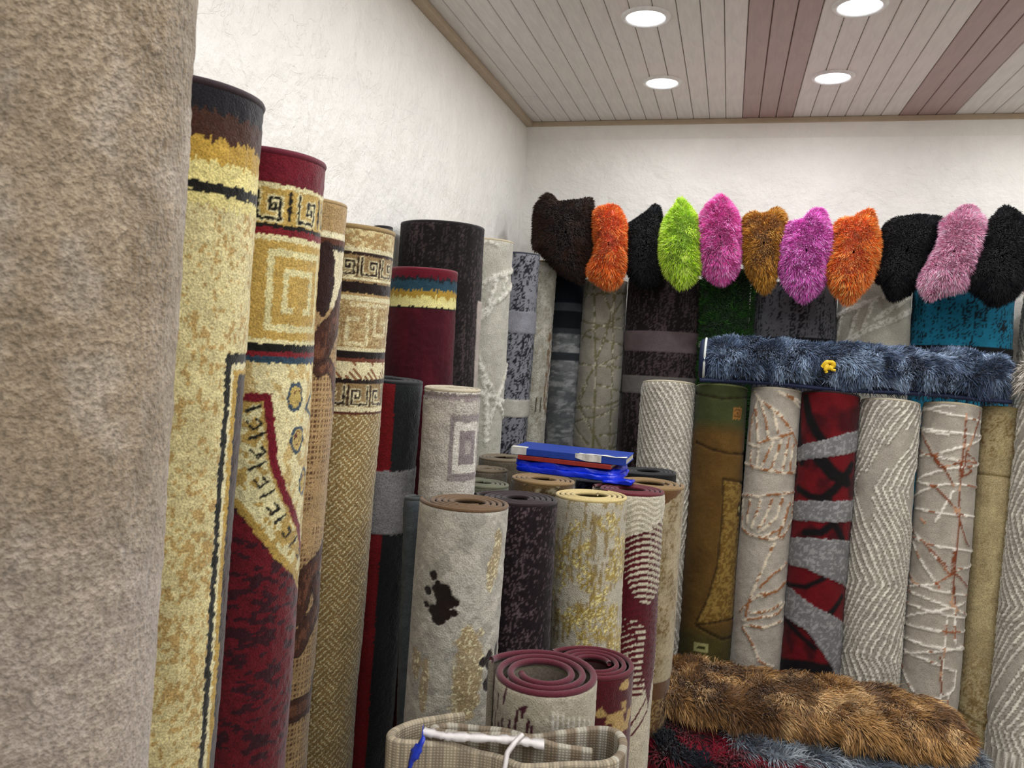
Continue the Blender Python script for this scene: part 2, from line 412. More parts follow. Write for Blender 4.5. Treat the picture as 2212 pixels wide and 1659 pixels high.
# --- left row ---------------------------------------------------------------
def p_beige(a, h, R):
    col = base(a, '94846f')
    n = fbm(a * 9, h * 5, 1, 4); col = put(col, sm(0.45, 0.62, n) * 0.55, '75654e')
    n = fbm(a * 22 + 4, h * 14, 6, 4); col = put(col, sm(0.5, 0.7, n) * 0.5, 'b0a598')
    n = fbm(a * 120, h * 26, 9, 2); col = put(col, sm(0.5, 0.8, n) * 0.35, '857763')
    n2 = fbm(a * 300, h * 120, 12, 2); col = put(col, sm(0.5, 0.8, n2) * 0.4, 'a89b88')
    lo_ = sm(R.hit(200, 900)[1], R.hit(200, 1500)[1], h + (fbm(a * 8, h * 8, 7) - .5) * .25); col = put(col, lo_ * .45, 'bcb1a9')  # sheen of the brushed pile painted into the colour, lighter towards the bottom
    return col, (fbm(a * 60, h * 30, 3) - 0.5) * 0.004
def p_yellow(a, h, R):
    A, H = fz(a, h, 0.003, 220)
    col = base(a, 'd0c491')
    n = fbm(a * 170, h * 120, 2, 2) + 0.35 * (fbm(a * 16, h * 8, 8) - 0.5)
    col = put(col, sm(0.56, 0.62, n) * 0.75, 'a98546')
    y = lambda v: R.hit(480, v)[1]
    tp, b1, b2, b3, b4 = y(246), y(305), y(352), y(398), y(422)
    hh = H + (vn(a * 300, h * 60, 7) - 0.5) * 0.013
    col = bands(col, hh, [(-1, tp, '1c1a1e'), (tp, b1, '40261a'), (b1, b2, 'b3913f'), (b2, b3 + 0.03, 'd8cb86')])
    col = put(col, (H > b3) & (H < b4), '15140f')
    # inner border frame along the loose edge: black, cream and gold stripes
    x0 = R.ln((487, 765), (515, 765)); corner = y(772)
    s = [R.hit(xx, yy) for xx, yy in ((487, 800), (455, 1300), (432, 1650))]
    ed = np.interp(H, [p[1] for p in s], [p[0] for p in s]); q = A - ed
    lo = H > corner - 0.005
    col = put(col, (q > 0) & lo, '16170f')
    col = put(col, (q > 0.012) & (H > corner + 0.010), 'd9d0a4')
    col = put(col, (q > 0.019) & (H > corner + 0.018), 'b3923e')
    col = put(col, (q > 0.031) & (H > corner + 0.026), '191510')
    col = put(col, (q > 0.036) & (H > corner + 0.034), '33221f')
    return col, np.where((q > 0) & lo, -0.001, 0) + 0.0
def key(a0, a1, h0, h1):
    """one greek-key hook inside the given cell"""
    w = a1 - a0; g = h1 - h0
    return [(a0, h0), (a0, h1), (a1, h1), (a1, h0 + .22 * g), (a0 + .55 * w, h0 + .22 * g), (a0 + .55 * w, h0 + .62 * g), (a0 + .78 * w, h0 + .62 * g), (a0 + .78 * w, h0 + .45 * g)]
def p_redkey(a, h, R):
    A, H = fz(a, h, 0.0022, 260)
    y = lambda v: R.hit(630, v)[1]
    gold = 'b49650'; cream = 'd9cfa0'
    col = base(a, cream)
    n = fbm(a * 70, h * 55, 2, 3); col = put(col, sm(0.5, 0.58, n) * 0.7, 'b3914c')
    Y = [y(v) for v in (402, 412, 488, 498, 512, 524, 735, 745, 762, 772, 786, 796)]
    col = put(col, H < Y[0], '64121f')
    col = bands(col, H, [(Y[0], Y[1], cream), (Y[1], Y[2], gold), (Y[2], Y[3], '1a1612'), (Y[3], Y[4] - 0, '741a22'), (Y[4], Y[5], cream), (Y[5], Y[6], gold), (Y[6], Y[7], cream), (Y[7], Y[8], '14130f'), (Y[8], Y[9], '741a22'), (Y[9], Y[10], '2c4252')])
    ha, hb = Y[1] + 0.006, Y[2] - 0.007
    for k in range(-3, 4):
        c = R.hit(648, 450)[0] + k * 0.066
        lines = [key(c, c + .034, ha, hb)]
        d = dseg(A, H, lines[0]); col = put(col, line(d, 0.0052), cream); col = put(col, line(d, 0.0026), '17140f')
        d = dseg(A, H, [(c - 0.016, ha), (c - 0.016, hb)]); col = put(col, line(d, 0.0030), '17140f')
    # large pale key squares
    c = R.hit(648, 640)[0]; hm = (Y[5] + Y[6]) / 2
    dx = np.abs(((A - c + 0.09) % 0.18) - 0.09); q = np.maximum(dx / 0.06, np.abs(H - hm) / ((Y[6] - Y[5]) * 0.44))
    band_ = ((q > 0.78) & (q < 0.95)) | ((q > 0.36) & (q < 0.52) & ~((dx < 0.01) & (H > hm)))
    col = put(col, band_ & (H > Y[5]) & (H < Y[6]), 'cfc694')
    # oval medallions
    for (px, py) in ((638, 857), (643, 949), (657, 1040)):
        ca, chh = R.hit(px, py); q = np.hypot((A - ca) / 0.017, (H - chh) / 0.024)
        col = put(col, q < 1.0, '3a4a58'); col = put(col, q < 0.74, 'b9a15c')
        sp = vn(A * 210, H * 210, 5) > 0.6; col = put(col, (q < 0.6) & sp, '5a1c1c')
    L1 = R.ln((672, 850), (660, 880), (672, 905)); col = put(col, line(dseg(A, H, L1), 0.0028), '33495a')
    # red centre with the curved key border
    o = R.ln((535, 858), (578, 858), (585, 930), (592, 1000), (612, 1060), (640, 1120), (665, 1190))
    inner = R.ln((470, 1030), (500, 1075), (530, 1108), (560, 1150), (600, 1200), (640, 1240), (690, 1270))
    poly = o + [(o[-1][0] + 0.3, o[-1][1] + 0.5), (-0.4, o[-1][1] + 0.5), (-0.4, o[0][1])]
    ins = inpoly(A, H, poly)
    col = put(col, ins, 'b09452'); col = put(col, line(dseg(A, H, o), 0.0068) , '6d1522')
    il = dseg(A, H, inner); 
    ring = ins & (dseg(A, H, o) > 0.011)
    n = fbm(a * 60, h * 60, 4); col = put(col, ring & (n > 0.45), 'd5cc9c')
    od = dseg(A, H, o[1:]); 
    for k in range(16):
        # short key strokes across the border
        f = k / 15; px = 540 + f * 100 * f + 8; py = 885 + f * 345
    pts = [(548, 885), (552, 915), (556, 945), (560, 975), (556, 1010), (566, 1040), (578, 1070), (592, 1098), (606, 1124), (622, 1150), (636, 1172), (648, 1196)]
    for i, (px, py) in enumerate(pts):
        ca, chh = R.hit(px, py); u = 0.010
        hook = [(ca - 1.2 * u, chh - 0.2 * u), (ca - .3 * u, chh + .9 * u), (ca + .9 * u, chh + .1 * u), (ca + .2 * u, chh - .7 * u)] if i % 2 else [(ca - 1.1 * u, chh + .3 * u), (ca + 1.1 * u, chh - .8 * u)]
        col = put(col, line(dseg(A, H, hook), 0.0024), '1b1a16')
    innp = inner + [(inner[-1][0] + 0.4, inner[-1][1] + 2.5), (-0.5, inner[-1][1] + 2.5), (-0.5, inner[0][1])]
    red = inpoly(A, H, innp)
    col = put(col, red, '5f121c')
    n = fbm(a * 60, h * 110, 6, 3); col = put(col, red & (n > 0.56), '34111a')
    col = put(col, line(il, 0.006), 'a98c46')
    return col, np.zeros_like(a)
def p_swirl(a, h, R):
    A, H = fz(a, h, 0.0015, 260)
    y = lambda v: R.hit(718, v)[1]
    tan = 'a98c62'; dk = '45291f'; col = base(a, tan)
    grid = (np.sin(a * 2 * math.pi / 0.008) > 0.2) & (np.sin(h * 2 * math.pi / 0.010) > 0.0)
    n = fbm(a * 18, h * 12, 3); col = put(col, grid & (n > 0.42), '5a3a25')
    col = put(col, H < y(502), 'a68a5e'); col = bands(col, H, [(y(502), y(514), 'ddd4b0'), (y(514), y(528), '57301f'), (y(528), y(540), '1f1512')])
    w = (H > y(540)) & (H < y(665)); col = put(col, w, 'd8cdaa')
    ca, chh = R.hit(703, 602); q = np.hypot((A - ca) / 0.024, (H - chh) / 0.072); col = put(col, q < 1, '2c1815')
    for pts, wd in (([(690, 760), (712, 720), (732, 690), (748, 640)], 0.026), ([(690, 800), (712, 788), (722, 810), (722, 880)], 0.012), ([(640, 1330), (668, 1240), (690, 1215), (715, 1180)], 0.020), ([(640, 1400), (668, 1350), (690, 1300), (688, 1260)], 0.020), ([(610, 1545), (650, 1530), (680, 1500), (690, 1465)], 0.022)):
        d = dseg(A, H, R.ln(*pts)); col = put(col, line(d, wd + 0.002), '1f1310'); col = put(col, line(d, wd), dk)
        col = put(col, line(d, wd * 0.5) * (vn(a * 300, h * 60, 3) > 0.5), '6b4430')
    return col, np.zeros_like(a)
def p_tankey(a, h, R):
    A, H = fz(a, h, 0.0014, 300)
    y = lambda v: R.hit(785, v)[1]
    tan = '8d7448'; cream = 'd6cca4'; dk = '2b1c15'
    col = base(a, tan)
    g = np.ones(a.shape, bool)
    # basket-weave dotted diagonal dashes
    u = (a + h) / 0.044; v = (a - h) / 0.044; ch = ((np.floor(u) + np.floor(v)) % 2) == 0
    dd = np.where(ch, np.abs((v * 3) % 1 - 0.5), np.abs((u * 3) % 1 - 0.5)); rid = np.sin(np.where(ch, u, v) * 2 * math.pi * 5.5) > -0.25
    col = put(col, (dd < 0.17) & g & rid, 'd2c89e')
    Y = [y(v) for v in (500, 535, 545, 552, 600, 606, 618, 634, 640, 650, 752, 760, 775, 783, 790, 820, 830, 836, 880, 890, 896)]
    top = H < Y[18]; 
    col = put(col, H < Y[1], 'a68a5c'); sp = (vn(a * 150, h * 200, 3) > 0.6) & (H < Y[1]); col = put(col, sp, 'c9b98a')
    B = [(Y[1], Y[2], cream), (Y[2], Y[3], dk), (Y[3], Y[4], '8e7650'), (Y[4], Y[5], cream), (Y[5], Y[6], '8e7650'), (Y[5] + 0.004, Y[7], '201511'), (Y[7], Y[8], 'a68a5c'), (Y[8], Y[9], cream), (Y[9], Y[10], 'a08459'), (Y[10], Y[11], cream), (Y[11], Y[12], '1c1310'), (Y[12], Y[13], '6b3c2b'), (Y[13], Y[15], cream), (Y[15], Y[16], '201511'), (Y[16], Y[18], '8e7650'), (Y[18], Y[19], cream), (Y[19], Y[20], '54291f')]
    col = bands(col, H, B)
    rows = ((Y[3], Y[4], 0.052), (Y[16], Y[18], 0.052))
    for h0, h1, per in rows:
        for k in range(-4, 5):
            c = R.hit(800, 570)[0] + k * per; kk = key(c - .018, c + .018, h0 + .006, h1 - .006)
            if h0 > 0.3: kk = [(2 * c - q[0], q[1]) for q in kk]
            d = dseg(A, H, kk); col = put(col, line(d, 0.0046) * (H > h0) * (H < h1), cream); col = put(col, line(d, 0.0024), dk)
            d = dseg(A, H, [(c - .026, h0 + .004), (c - .026, h1 - .004)]); col = put(col, line(d, 0.0022), dk)
    # wide pale keys
    h0, h1 = Y[9] + .008, Y[10] - .008
    for k in range(-2, 3):
        c = R.hit(805, 700)[0] + k * 0.12
        kk = [(c - .05, h0), (c + .045, h0)]; kk2 = [(c - .012, h0), (c - .012, h1), (c - .055, h1), (c - .055, h0 + .03), (c - .035, h0 + .03)]; kk3 = [(c + .008, h0), (c + .008, h1 - .02), (c + .045, h1 - .02), (c + .045, h0 + .035), (c + .028, h0 + .035), (c + .028, h1 - .045)]
        for q in (kk, kk2, kk3): col = put(col, line(dseg(A, H, q), 0.0042), cream)
    m = (H > Y[9]) & (H < Y[10]) & (vn(a * 330, h * 330, 8) > 0.6); col = put(col, m, 'b9a678')
    m = (H > Y[13]) & (H < Y[15]) & ch & (dd < .25) & g; col = put(col, m, '7d5233')
    return col, np.zeros_like(a)
def p_blackred(a, h, R):
    A, H = fz(a, h, 0.0012, 200); col = base(a, '17191b')
    x = R.hit(856, 1000)[0]
    xr = np.interp(H, [R.hit(848, 850)[1], R.hit(845, 1000)[1], R.hit(820, 1200)[1], R.hit(793, 1600)[1]], [R.hit(853, 850)[0], R.hit(845, 1000)[0], R.hit(820, 1200)[0], R.hit(793, 1600)[0]])
    red = A < xr; col = put(col, red, '6a0f14')
    g0, g1 = R.hit(870, 1018)[1], R.hit(870, 1152)[1]
    g = (H > g0) & (H < g1); col = put(col, g, '7b7a79')
    return col, np.where(g, 0.003, np.where(red, 0.0, 0.0008))
def streaky(c0, c1, thr=0.56, sc=160, st=0.14, seed=3, big=0.25, back=None):
    def f(a, h, R):
        col = base(a, c0)
        n = fbm(a * sc, h * sc * st, seed, 3) * 0.55 + vn(a * 420, h * 330, seed + 2) * 0.45 + big * (fbm(a * 14, h * 5, seed + 4) - 0.5)
        col = put(col, sm(thr - 0.03, thr + 0.05, n), c1)
        return col, np.zeros_like(a)
    return f
def p_darkbrown(a, h, R):
    col, d = streaky('1c1617', '443a39', 0.58, 220, .1)(a, h, R)
    n = fbm(a * 26, h * 1.5, 5); col = put(col, sm(0.5, 0.62, n) * 0.5, '141011')
    fl = (a > R.hit(1029, 720)[0]) & (h > R.hit(1030, 650)[1]); col = put(col, fl, 'a79d94')
    return col, np.where(fl, .003, d)
def p_maroon(a, h, R):
    A, H = fz(a, h, 0.0018, 300); y = lambda v: R.hit(925, v)[1]
    col = base(a, '480f1b'); n = fbm(a * 40, h * 6, 3); col = put(col, sm(.45, .65, n) * .5, '300b16')
    hh = H + (vn(a * 260, h * 60, 7) - 0.5) * 0.014
    col = bands(col, hh, [(-1, y(600), '5c1220'), (y(600), y(606), '1b2127'), (y(606), y(628), '264351'), (y(628), y(642), '9e7f31'), (y(642), y(662), 'cfc580')])
    col = bands(col, H, [(y(650), y(663), 'd6cd8c'), (y(663), y(668), '17110f')])
    return col, np.zeros_like(a)
def p_greykey(a, h, R):
    A, H = fz(a, h, 0.0018, 260); y = lambda v: R.hit(975, v)[1]
    col = base(a, 'b8b1a6'); n = fbm(a * 30, h * 60, 3); col = put(col, sm(.5, .68, n) * .5, '9c938b')
    hh = H + (vn(a * 90, h * 90, 7) - 0.5) * 0.008
    col = bands(col, hh, [(-1, y(850), 'c9c3b7'), (y(850), y(866), '857a78')])
    c = R.hit(1012, 968); dx = (A - c[0]) / 0.048; dy = (H - c[1]) / 0.075; q = np.maximum(np.abs(dx), np.abs(dy))
    col = put(col, (q < 1) & (q > .78), '8a807e'); col = put(col, (q < .78) & (q > .52), 'cfcabf'); col = put(col, (q < .52), '857a7a'); col = put(col, (q < .2), 'a59c96')
    col = put(col, (H > y(1040)) & (n > .45), 'c9c3b8')
    return col, np.where((H > y(850)) & (H < y(862)), -0.004, 0)
def ridges(baseC, ridgeC, lists, w=0.0042, depth=0.004, mott='9a9489', jit=0.0022, halo=None):
    def f(a, h, R):
        A, H = fz(a, h, jit, 130, 5); col = base(a, baseC)
        n = fbm(a * 25, h * 25, 3); col = put(col, sm(.48, .7, n) * .35, mott); dmin = np.full(a.shape, 9.)
        for item in lists:
            pts = item[0]; c = item[1] if len(item) > 1 else ridgeC; ww = item[2] if len(item) > 2 else w
            d = dseg(A, H, R.ln(*pts)); 
            if halo: col = put(col, line(d, ww * 2.0, .002) * .5, halo)
            col = put(col, line(d, ww, .001), c); dmin = np.minimum(dmin, d / ww)
        return col, depth * (1 - sm(.4, 1.3, dmin)) * (0.6 + .8 * vn(a * 200, h * 200, 3))
    return f
def chevron(apex, slope, spacing=0.021, seed=3, baseC='9d9689', ridgeC='e0dacb'):
    """tufted lines that zigzag down the roll; apex: list of (photo row, +1 right / -1 left)"""
    def f(a, h, R):
        hs = [R.hy(v) for v, s in apex]; off = [0.0]
        for i in range(1, len(apex)): off.append(off[-1] + apex[i][1] * (hs[i] - hs[i - 1]) * slope)
        tri = np.interp(h, hs, off)
        wa = a + (fbm(a * 7, h * 7, seed, 2) - 0.5) * 0.036 + (vn(a * 110, h * 110, seed + 1) - 0.5) * 0.0030
        g = (wa - tri) / spacing; k = np.floor(g + 0.5); dd = np.abs(g - k)
        keep = vn(k * 0.37 + 3.3, h * 2.2 + k * .11, seed + 2) > 0.2
        col = base(a, baseC); n = fbm(a * 25, h * 25, 3); col = put(col, sm(.45, .7, n) * .3, '857e70')
        col = put(col, (dd > 0.2) & (dd < 0.32) & keep, '7d7668')
        br = vn(a * 260, h * 260, seed + 4)
        m = (1 - sm(0.13, 0.21, dd)) * keep; col = put(col, m, ridgeC); col = col * (1 - 0.35 * (m * (br > 0.62)))[..., None]
        return col, 0.0045 * m * (0.6 + .7 * br)
    return f
def p_olive(a, h, R):
    A, H = fz(a, h, 0.001, 200); y = lambda v: R.hy(v)
    col = base(a, '58401a'); n = fbm(a * 16, h * 8, 3); col = put(col, sm(.4, .7, n) * .6, '4a3312')
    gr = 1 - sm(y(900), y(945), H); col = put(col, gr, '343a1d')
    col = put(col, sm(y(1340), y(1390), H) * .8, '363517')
    def carve(pts, w=.0035): 
        return dseg(A, H, R.ln(*pts))
    d1 = carve([(1500, 850), (1560, 862), (1616, 858)]); d2 = carve([(1505, 955), (1540, 972), (1575, 980), (1612, 981)]); d3 = carve([(1600, 1372), (1560, 1382), (1500, 1350)])
    lens = R.ln((1562, 1035), (1620, 1045), (1640, 1340), (1560, 1342), (1500, 1350), (1530, 1290), (1550, 1220), (1560, 1130), (1562, 1070))
    ins = inpoly(A, H, lens); sp = vn(a * 160, h * 160, 3) > .5
    col = put(col, ins, '62491d'); col = put(col, ins & sp, '7f6632')
    dl = dseg(A, H, lens, True); dm = np.minimum(np.minimum(d1, d2), np.minimum(d3, dl)); 
    col = put(col, line(dm, .0035) * .75, '241708')
    c = R.hit(1595, 893); q = np.maximum(np.abs(A - c[0]) / .019, np.abs(H - c[1]) / .021)
    col = put(col, (q < 1), '82592a'); col = put(col, (q < .68) & (q > .5), '4b3415'); col = put(col, (q < .3), '4b3415')
    c = R.hit(1514, 1400); q = np.maximum(np.abs(A - c[0]) / .025, np.abs(H - c[1]) / .014); col = put(col, q < 1, '8f8a5a'); q = np.maximum(np.abs(A - c[0]) / .014, np.abs(H - c[1]) / .004); col = put(col, q < 1, '33300f')
    c = R.hit(1597, 1100); q = np.maximum(np.abs(A - c[0]) / .014, np.abs(H - c[1]) / .024); col = put(col, q < 1, '3b2d10'); col = put(col, q < .4, 'a29a6a')
    c = R.hit(1595, 1155); q = np.maximum(np.abs(A - c[0]) / .014, np.abs(H - c[1]) / .022); col = put(col, (q < 1) & (q > .7), '4a3a16')
    return col, -0.004 * line(dm, .004, .002)
def p_redgrey(a, h, R):
    A, H = fz(a, h, 0.0012, 220); y = lambda v: R.hy(v)
    col = base(a, '5e0b12'); n = fbm(a * 16, h * 10, 3); col = put(col, sm(.5, .68, n) * .8, '2c070c')
    for pts, w in (([(1742, 860), (1748, 900), (1765, 935), (1778, 955)], .016), ([(1770, 990), (1800, 1025), (1830, 1040)], .022), ([(1842, 1005), (1800, 1060), (1775, 1080)], .014), ([(1725, 1055), (1750, 1072), (1790, 1080)], .012), ([(1740, 1150), (1775, 1150), (1800, 1130), (1820, 1165)], .012), ([(1700, 1262), (1740, 1268), (1780, 1250)], .008), ([(1820, 1290), (1790, 1330)], .01), ([(1690, 1435), (1740, 1440), (1790, 1450)], .02), ([(1700, 1340), (1760, 1400)], .008), ([(1728, 870), (1733, 1000)], .012)):
        col = put(col, line(dseg(A, H, R.ln(*pts)), w, .006), '0e0a0c')
    dm = np.zeros_like(a)
    for poly in ([(1700, 975), (1735, 962), (1780, 950), (1830, 935), (1862, 928), (1856, 972), (1790, 988), (1722, 1000), (1700, 1005)],
                 [(1690, 1082), (1760, 1082), (1860, 1080), (1860, 1127), (1770, 1128), (1690, 1122)],
                 [(1680, 1158), (1760, 1162), (1860, 1170), (1850, 1275), (1790, 1250), (1740, 1228), (1680, 1212)],
                 [(1680, 1255), (1712, 1272), (1760, 1310), (1830, 1350), (1860, 1400), (1860, 1520), (1812, 1500), (1790, 1430), (1740, 1360), (1690, 1320)]):
        m = inpoly(A, H, R.ln(*poly)); col = put(col, m, '6d6c6c'); dm = np.where(m, .003, dm)
        nn = m & (vn(a * 170, h * 170, 7) > .62); col = put(col, nn, '8b8a89')
    return col, dm
def p_gold(a, h, R):
    y = lambda v: R.hy(v)
    col = base(a, '9c8d68'); n = fbm(a * 230, h * 200, 3, 2)
    band_ = np.interp(H_ := h, [y(880), y(900), y(960), y(1020), y(1400), y(1500), y(1600)], [0, .7, 1, .2, .3, .9, 1])
    col = put(col, sm(.47, .6, n) * band_, '745c34'); col = put(col, sm(.6, .7, fbm(a * 20, h * 14, 5)) * .4, 'b3a67a')
    d = np.abs(h - y(1027) - .02 * a); d2 = np.abs(h - y(1560) - .3 * a); d = np.minimum(d, d2)
    col = put(col, line(d, .004, .002), '6a5a35'); 
    return col, -0.004 * line(d, .004, .002)
def p_lattice(a, h, R):
    A, H = fz(a, h, 0.0016, 150); y = lambda v: R.hit(1300, v)[1]
    col = base(a, '8f897b'); n = fbm(a * 20, h * 20, 3); col = put(col, sm(.5, .7, n) * .3, '9d978a')
    L = [[(1283, 620), (1284, 700), (1287, 800), (1280, 980)], [(1328, 620), (1325, 700), (1322, 850), (1317, 980)], [(1275, 600), (1255, 700), (1240, 800)], [(1262, 640), (1355, 635)], [(1240, 690), (1300, 705), (1352, 712)], [(1244, 755), (1265, 718), (1310, 700), (1356, 675)], [(1243, 720), (1300, 735), (1352, 750)], [(1300, 630), (1325, 680), (1345, 650)], [(1240, 785), (1290, 790), (1350, 795)], [(1290, 790), (1350, 760)], [(1240, 905), (1280, 800), (1310, 720), (1330, 640)], [(1235, 882), (1290, 880), (1345, 862)], [(1240, 915), (1290, 900), (1346, 870)], [(1250, 880), (1268, 830)], [(1235, 962), (1280, 972), (1340, 965)], [(1240, 905), (1270, 960)], [(1290, 830), (1345, 850)], [(1262, 900), (1300, 970)], [(1335, 935), (1295, 940)], [(1250, 860), (1262, 905)], [(1318, 980), (1345, 900), (1350, 860)], [(1348, 700), (1356, 745)]]
    dm = np.full(a.shape, 9.)
    for q in L: dm = np.minimum(dm, dseg(A, H, R.ln(*q)))
    gl = vn(a * 60, h * 60, 3); col = put(col, line(dm, .0042), '6e6a4b'); col = put(col, line(dm, .0022) * (gl > .6), 'b5b09a')
    return col, -0.003 * line(dm, .004, .001)
def p_rust(a, h, R):
    A, H = fz(a, h, 0.0020, 150); col = base(a, '9e9689'); n = fbm(a * 20, h * 20, 3); col = put(col, sm(.5, .7, n) * .3, '857d6f')
    Wt = [[(1990, 893), (2040, 876), (2060, 878)], [(1995, 880), (2050, 895), (2120, 912)], [(1992, 925), (2040, 933), (2122, 943)], [(1990, 930), (2050, 940)], [(2015, 985), (2060, 970), (2120, 945)], [(1990, 985), (2010, 983), (2040, 990), (2110, 1000)], [(1987, 1035), (2060, 1010), (2115, 1003)], [(1985, 1040), (2020, 1050), (2060, 1045), (2112, 1053)], [(1978, 1075), (2018, 1052)], [(1980, 1098), (2040, 1110), (2105, 1115)], [(2060, 1060), (2035, 1105), (2022, 1125)], [(1975, 1160), (2020, 1180), (2100, 1190)], [(1970, 1130), (2000, 1175), (2050, 1240)], [(1975, 1170), (1985, 1200), (2030, 1270)], [(1965, 1268), (2020, 1262), (2070, 1230), (2100, 1220)], [(1968, 1255), (2020, 1275), (2090, 1285)], [(1965, 1275), (2020, 1300), (2090, 1330)], [(1960, 1300), (2010, 1320), (2085, 1335)], [(1958, 1333), (2020, 1320), (2085, 1300)], [(1955, 1345), (2020, 1363), (2085, 1362)], [(1955, 1375), (2000, 1395), (2085, 1400)], [(1950, 1412), (2020, 1408), (2080, 1395)], [(1950, 1400), (2000, 1425), (2060, 1450)], [(2045, 1330), (2040, 1400), (2035, 1450), (2030, 1530)], [(1948, 1420), (1965, 1480), (1985, 1510)], [(1975, 1505), (2030, 1508), (2060, 1490), (2065, 1450)], [(2062, 1300), (2064, 1390)], [(2045, 1530), (2050, 1500)]]
    Rt = [[(2088, 895), (2083, 960), (2075, 1010), (2072, 1080), (2070, 1140), (2060, 1240), (2055, 1310)], [(2118, 890), (2108, 930), (2085, 985), (2080, 1030)], [(2010, 975), (2040, 1010), (2060, 1050)], [(2036, 1010), (2070, 1000)], [(2078, 1030), (2100, 1018), (2085, 1005)], [(1993, 925), (2015, 980), (2030, 1010)], [(2020, 1050), (2060, 1095), (2080, 1115)], [(1968, 1240), (1975, 1258), (1990, 1265)], [(2060, 1190), (2056, 1240)], [(2062, 1100), (2085, 1170), (2093, 1180)], [(2060, 1250), (2065, 1330)], [(2090, 980), (2110, 1000)], [(2010, 1185), (2045, 1225)], [(2065, 1240), (2090, 1270)], [(2040, 1400), (2038, 1420)], [(1990, 1120), (2000, 1130)], [(2052, 1300), (2070, 1320)], [(2032, 1420), (2034, 1500)], [(1985, 965), (1997, 980)]]
    dw = np.full(a.shape, 9.); dr = dw.copy()
    for q in Wt: dw = np.minimum(dw, dseg(A, H, R.ln(*q)))
    for q in Rt: dr = np.minimum(dr, dseg(A, H, R.ln(*q)))
    col = put(col, line(dw, .0028), 'e4ddd0'); mx = vn(a * 30, h * 30, 4); col = put(col, line(dw, .0028) * (mx > .72), '8d5330'); col = put(col, line(dr, .0029), '70391d'); col = put(col, line(dr, .0029) * (mx < .3), 'b58a6a')
    d = np.minimum(dw, dr); return col, .004 * line(d, .0036, .0015)
LEAF = [[(1632, 845), (1640, 862), (1670, 885), (1700, 915), (1712, 935)], [(1640, 862), (1628, 900), (1620, 960), (1640, 965)], [(1712, 935), (1680, 945), (1640, 958)], [(1645, 870), (1655, 910), (1660, 950)], [(1635, 880), (1638, 950)], [(1672, 888), (1680, 935)], [(1690, 905), (1700, 920)], [(1665, 880), (1690, 900)], [(1712, 935), (1722, 960), (1718, 1020)], [(1612, 1000), (1650, 1015), (1690, 1022), (1720, 1020)], [(1690, 945), (1665, 1015)], [(1705, 945), (1690, 1015)], [(1715, 960), (1705, 1018)], [(1670, 955), (1645, 1010)], [(1625, 975), (1622, 1000)], [(1640, 975), (1635, 1005)], [(1680, 845), (1705, 855), (1730, 870)], [(1685, 850), (1715, 865), (1728, 880)], [(1605, 1070), (1640, 1072), (1680, 1068), (1715, 1062)], [(1608, 1080), (1605, 1140), (1620, 1155), (1660, 1165), (1690, 1160), (1710, 1120), (1713, 1070)], [(1622, 1080), (1615, 1130)], [(1645, 1080), (1625, 1140)], [(1668, 1078), (1650, 1125), (1640, 1140)], [(1690, 1075), (1675, 1120), (1640, 1150)], [(1705, 1085), (1690, 1140), (1650, 1160)], [(1700, 1100), (1680, 1160)], [(1672, 1175), (1655, 1210), (1630, 1270)], [(1630, 1270), (1618, 1300), (1612, 1330)], [(1640, 1270), (1670, 1240), (1700, 1215)], [(1645, 1290), (1680, 1275), (1698, 1255)], [(1605, 1340), (1640, 1335), (1680, 1325), (1695, 1300)], [(1610, 1350), (1650, 1355), (1690, 1340)], [(1600, 1320), (1640, 1285), (1660, 1280)], [(1605, 1355), (1625, 1390), (1640, 1430), (1670, 1440)], [(1690, 1300), (1660, 1320), (1620, 1325)]]
def p_leaf(a, h, R):
    A, H = fz(a, h, 0.0022, 130); col = base(a, 'a29a8d'); n = fbm(a * 20, h * 20, 3); col = put(col, sm(.5, .7, n) * .3, '8b8376'); d = np.full(a.shape, 9.)
    for q in LEAF: d = np.minimum(d, dseg(A, H, R.ln(*q)))
    g = vn(a * 45, h * 45, 4); g2 = vn(a * 220, h * 220, 5)
    col = put(col, line(d, .0040), 'cdbfa8'); col = put(col, line(d, .0037) * (g + .4 * g2 > .7), '8a5a35')
    return col, .004 * line(d, .005, .0015) * (.6 + .7 * g2)
def p_feather(strokes, baseC='b5b2a4', w=0.0065):
    def f(a, h, R):
        A, H = fz(a, h, 0.004, 90); col = base(a, baseC); n = fbm(a * 20, h * 10, 3); col = put(col, sm(.5, .7, n) * .3, 'a09c8c'); d = np.full(a.shape, 9.)
        for q, ww in strokes: d = np.minimum(d, dseg(A, H, R.ln(*q)) / (w * ww))
        g = vn(a * 150, h * 150, 5); m = 1 - sm(.8, 1.1, d)
        col = put(col, m, 'd4d1c4'); col = put(col, m * (g > .68), 'a9a697')
        return col, .005 * m * (.5 + g)
    return f
def blocks(c0, c1, lst, thr=0.55, sc=160, st=.14, seed=3):
    """streaky rug with plain raised bands: lst = (row0, row1, colour)"""
    s = streaky(c0, c1, thr, sc, st, seed)
    def f(a, h, R):
        col, d = s(a, h, R); hh = h + (vn(a * 90, h * 90, 7) - .5) * .003
        for y0, y1, c in lst:
            m = (hh > R.hy(y0)) & (hh < R.hy(y1)); cc = base(a, c); n = fbm(a * 18, h * 18, 9); cc = cc * (0.85 + .35 * n)[..., None]
            col = np.where(m[..., None], cc, col); d = np.where(m, .0035, d)
        return col, d
    return f
def p_grass(a, h, R):
    col = base(a, '12300f'); return col, (vn(a * 200, h * 200, 3) - .5) * .004
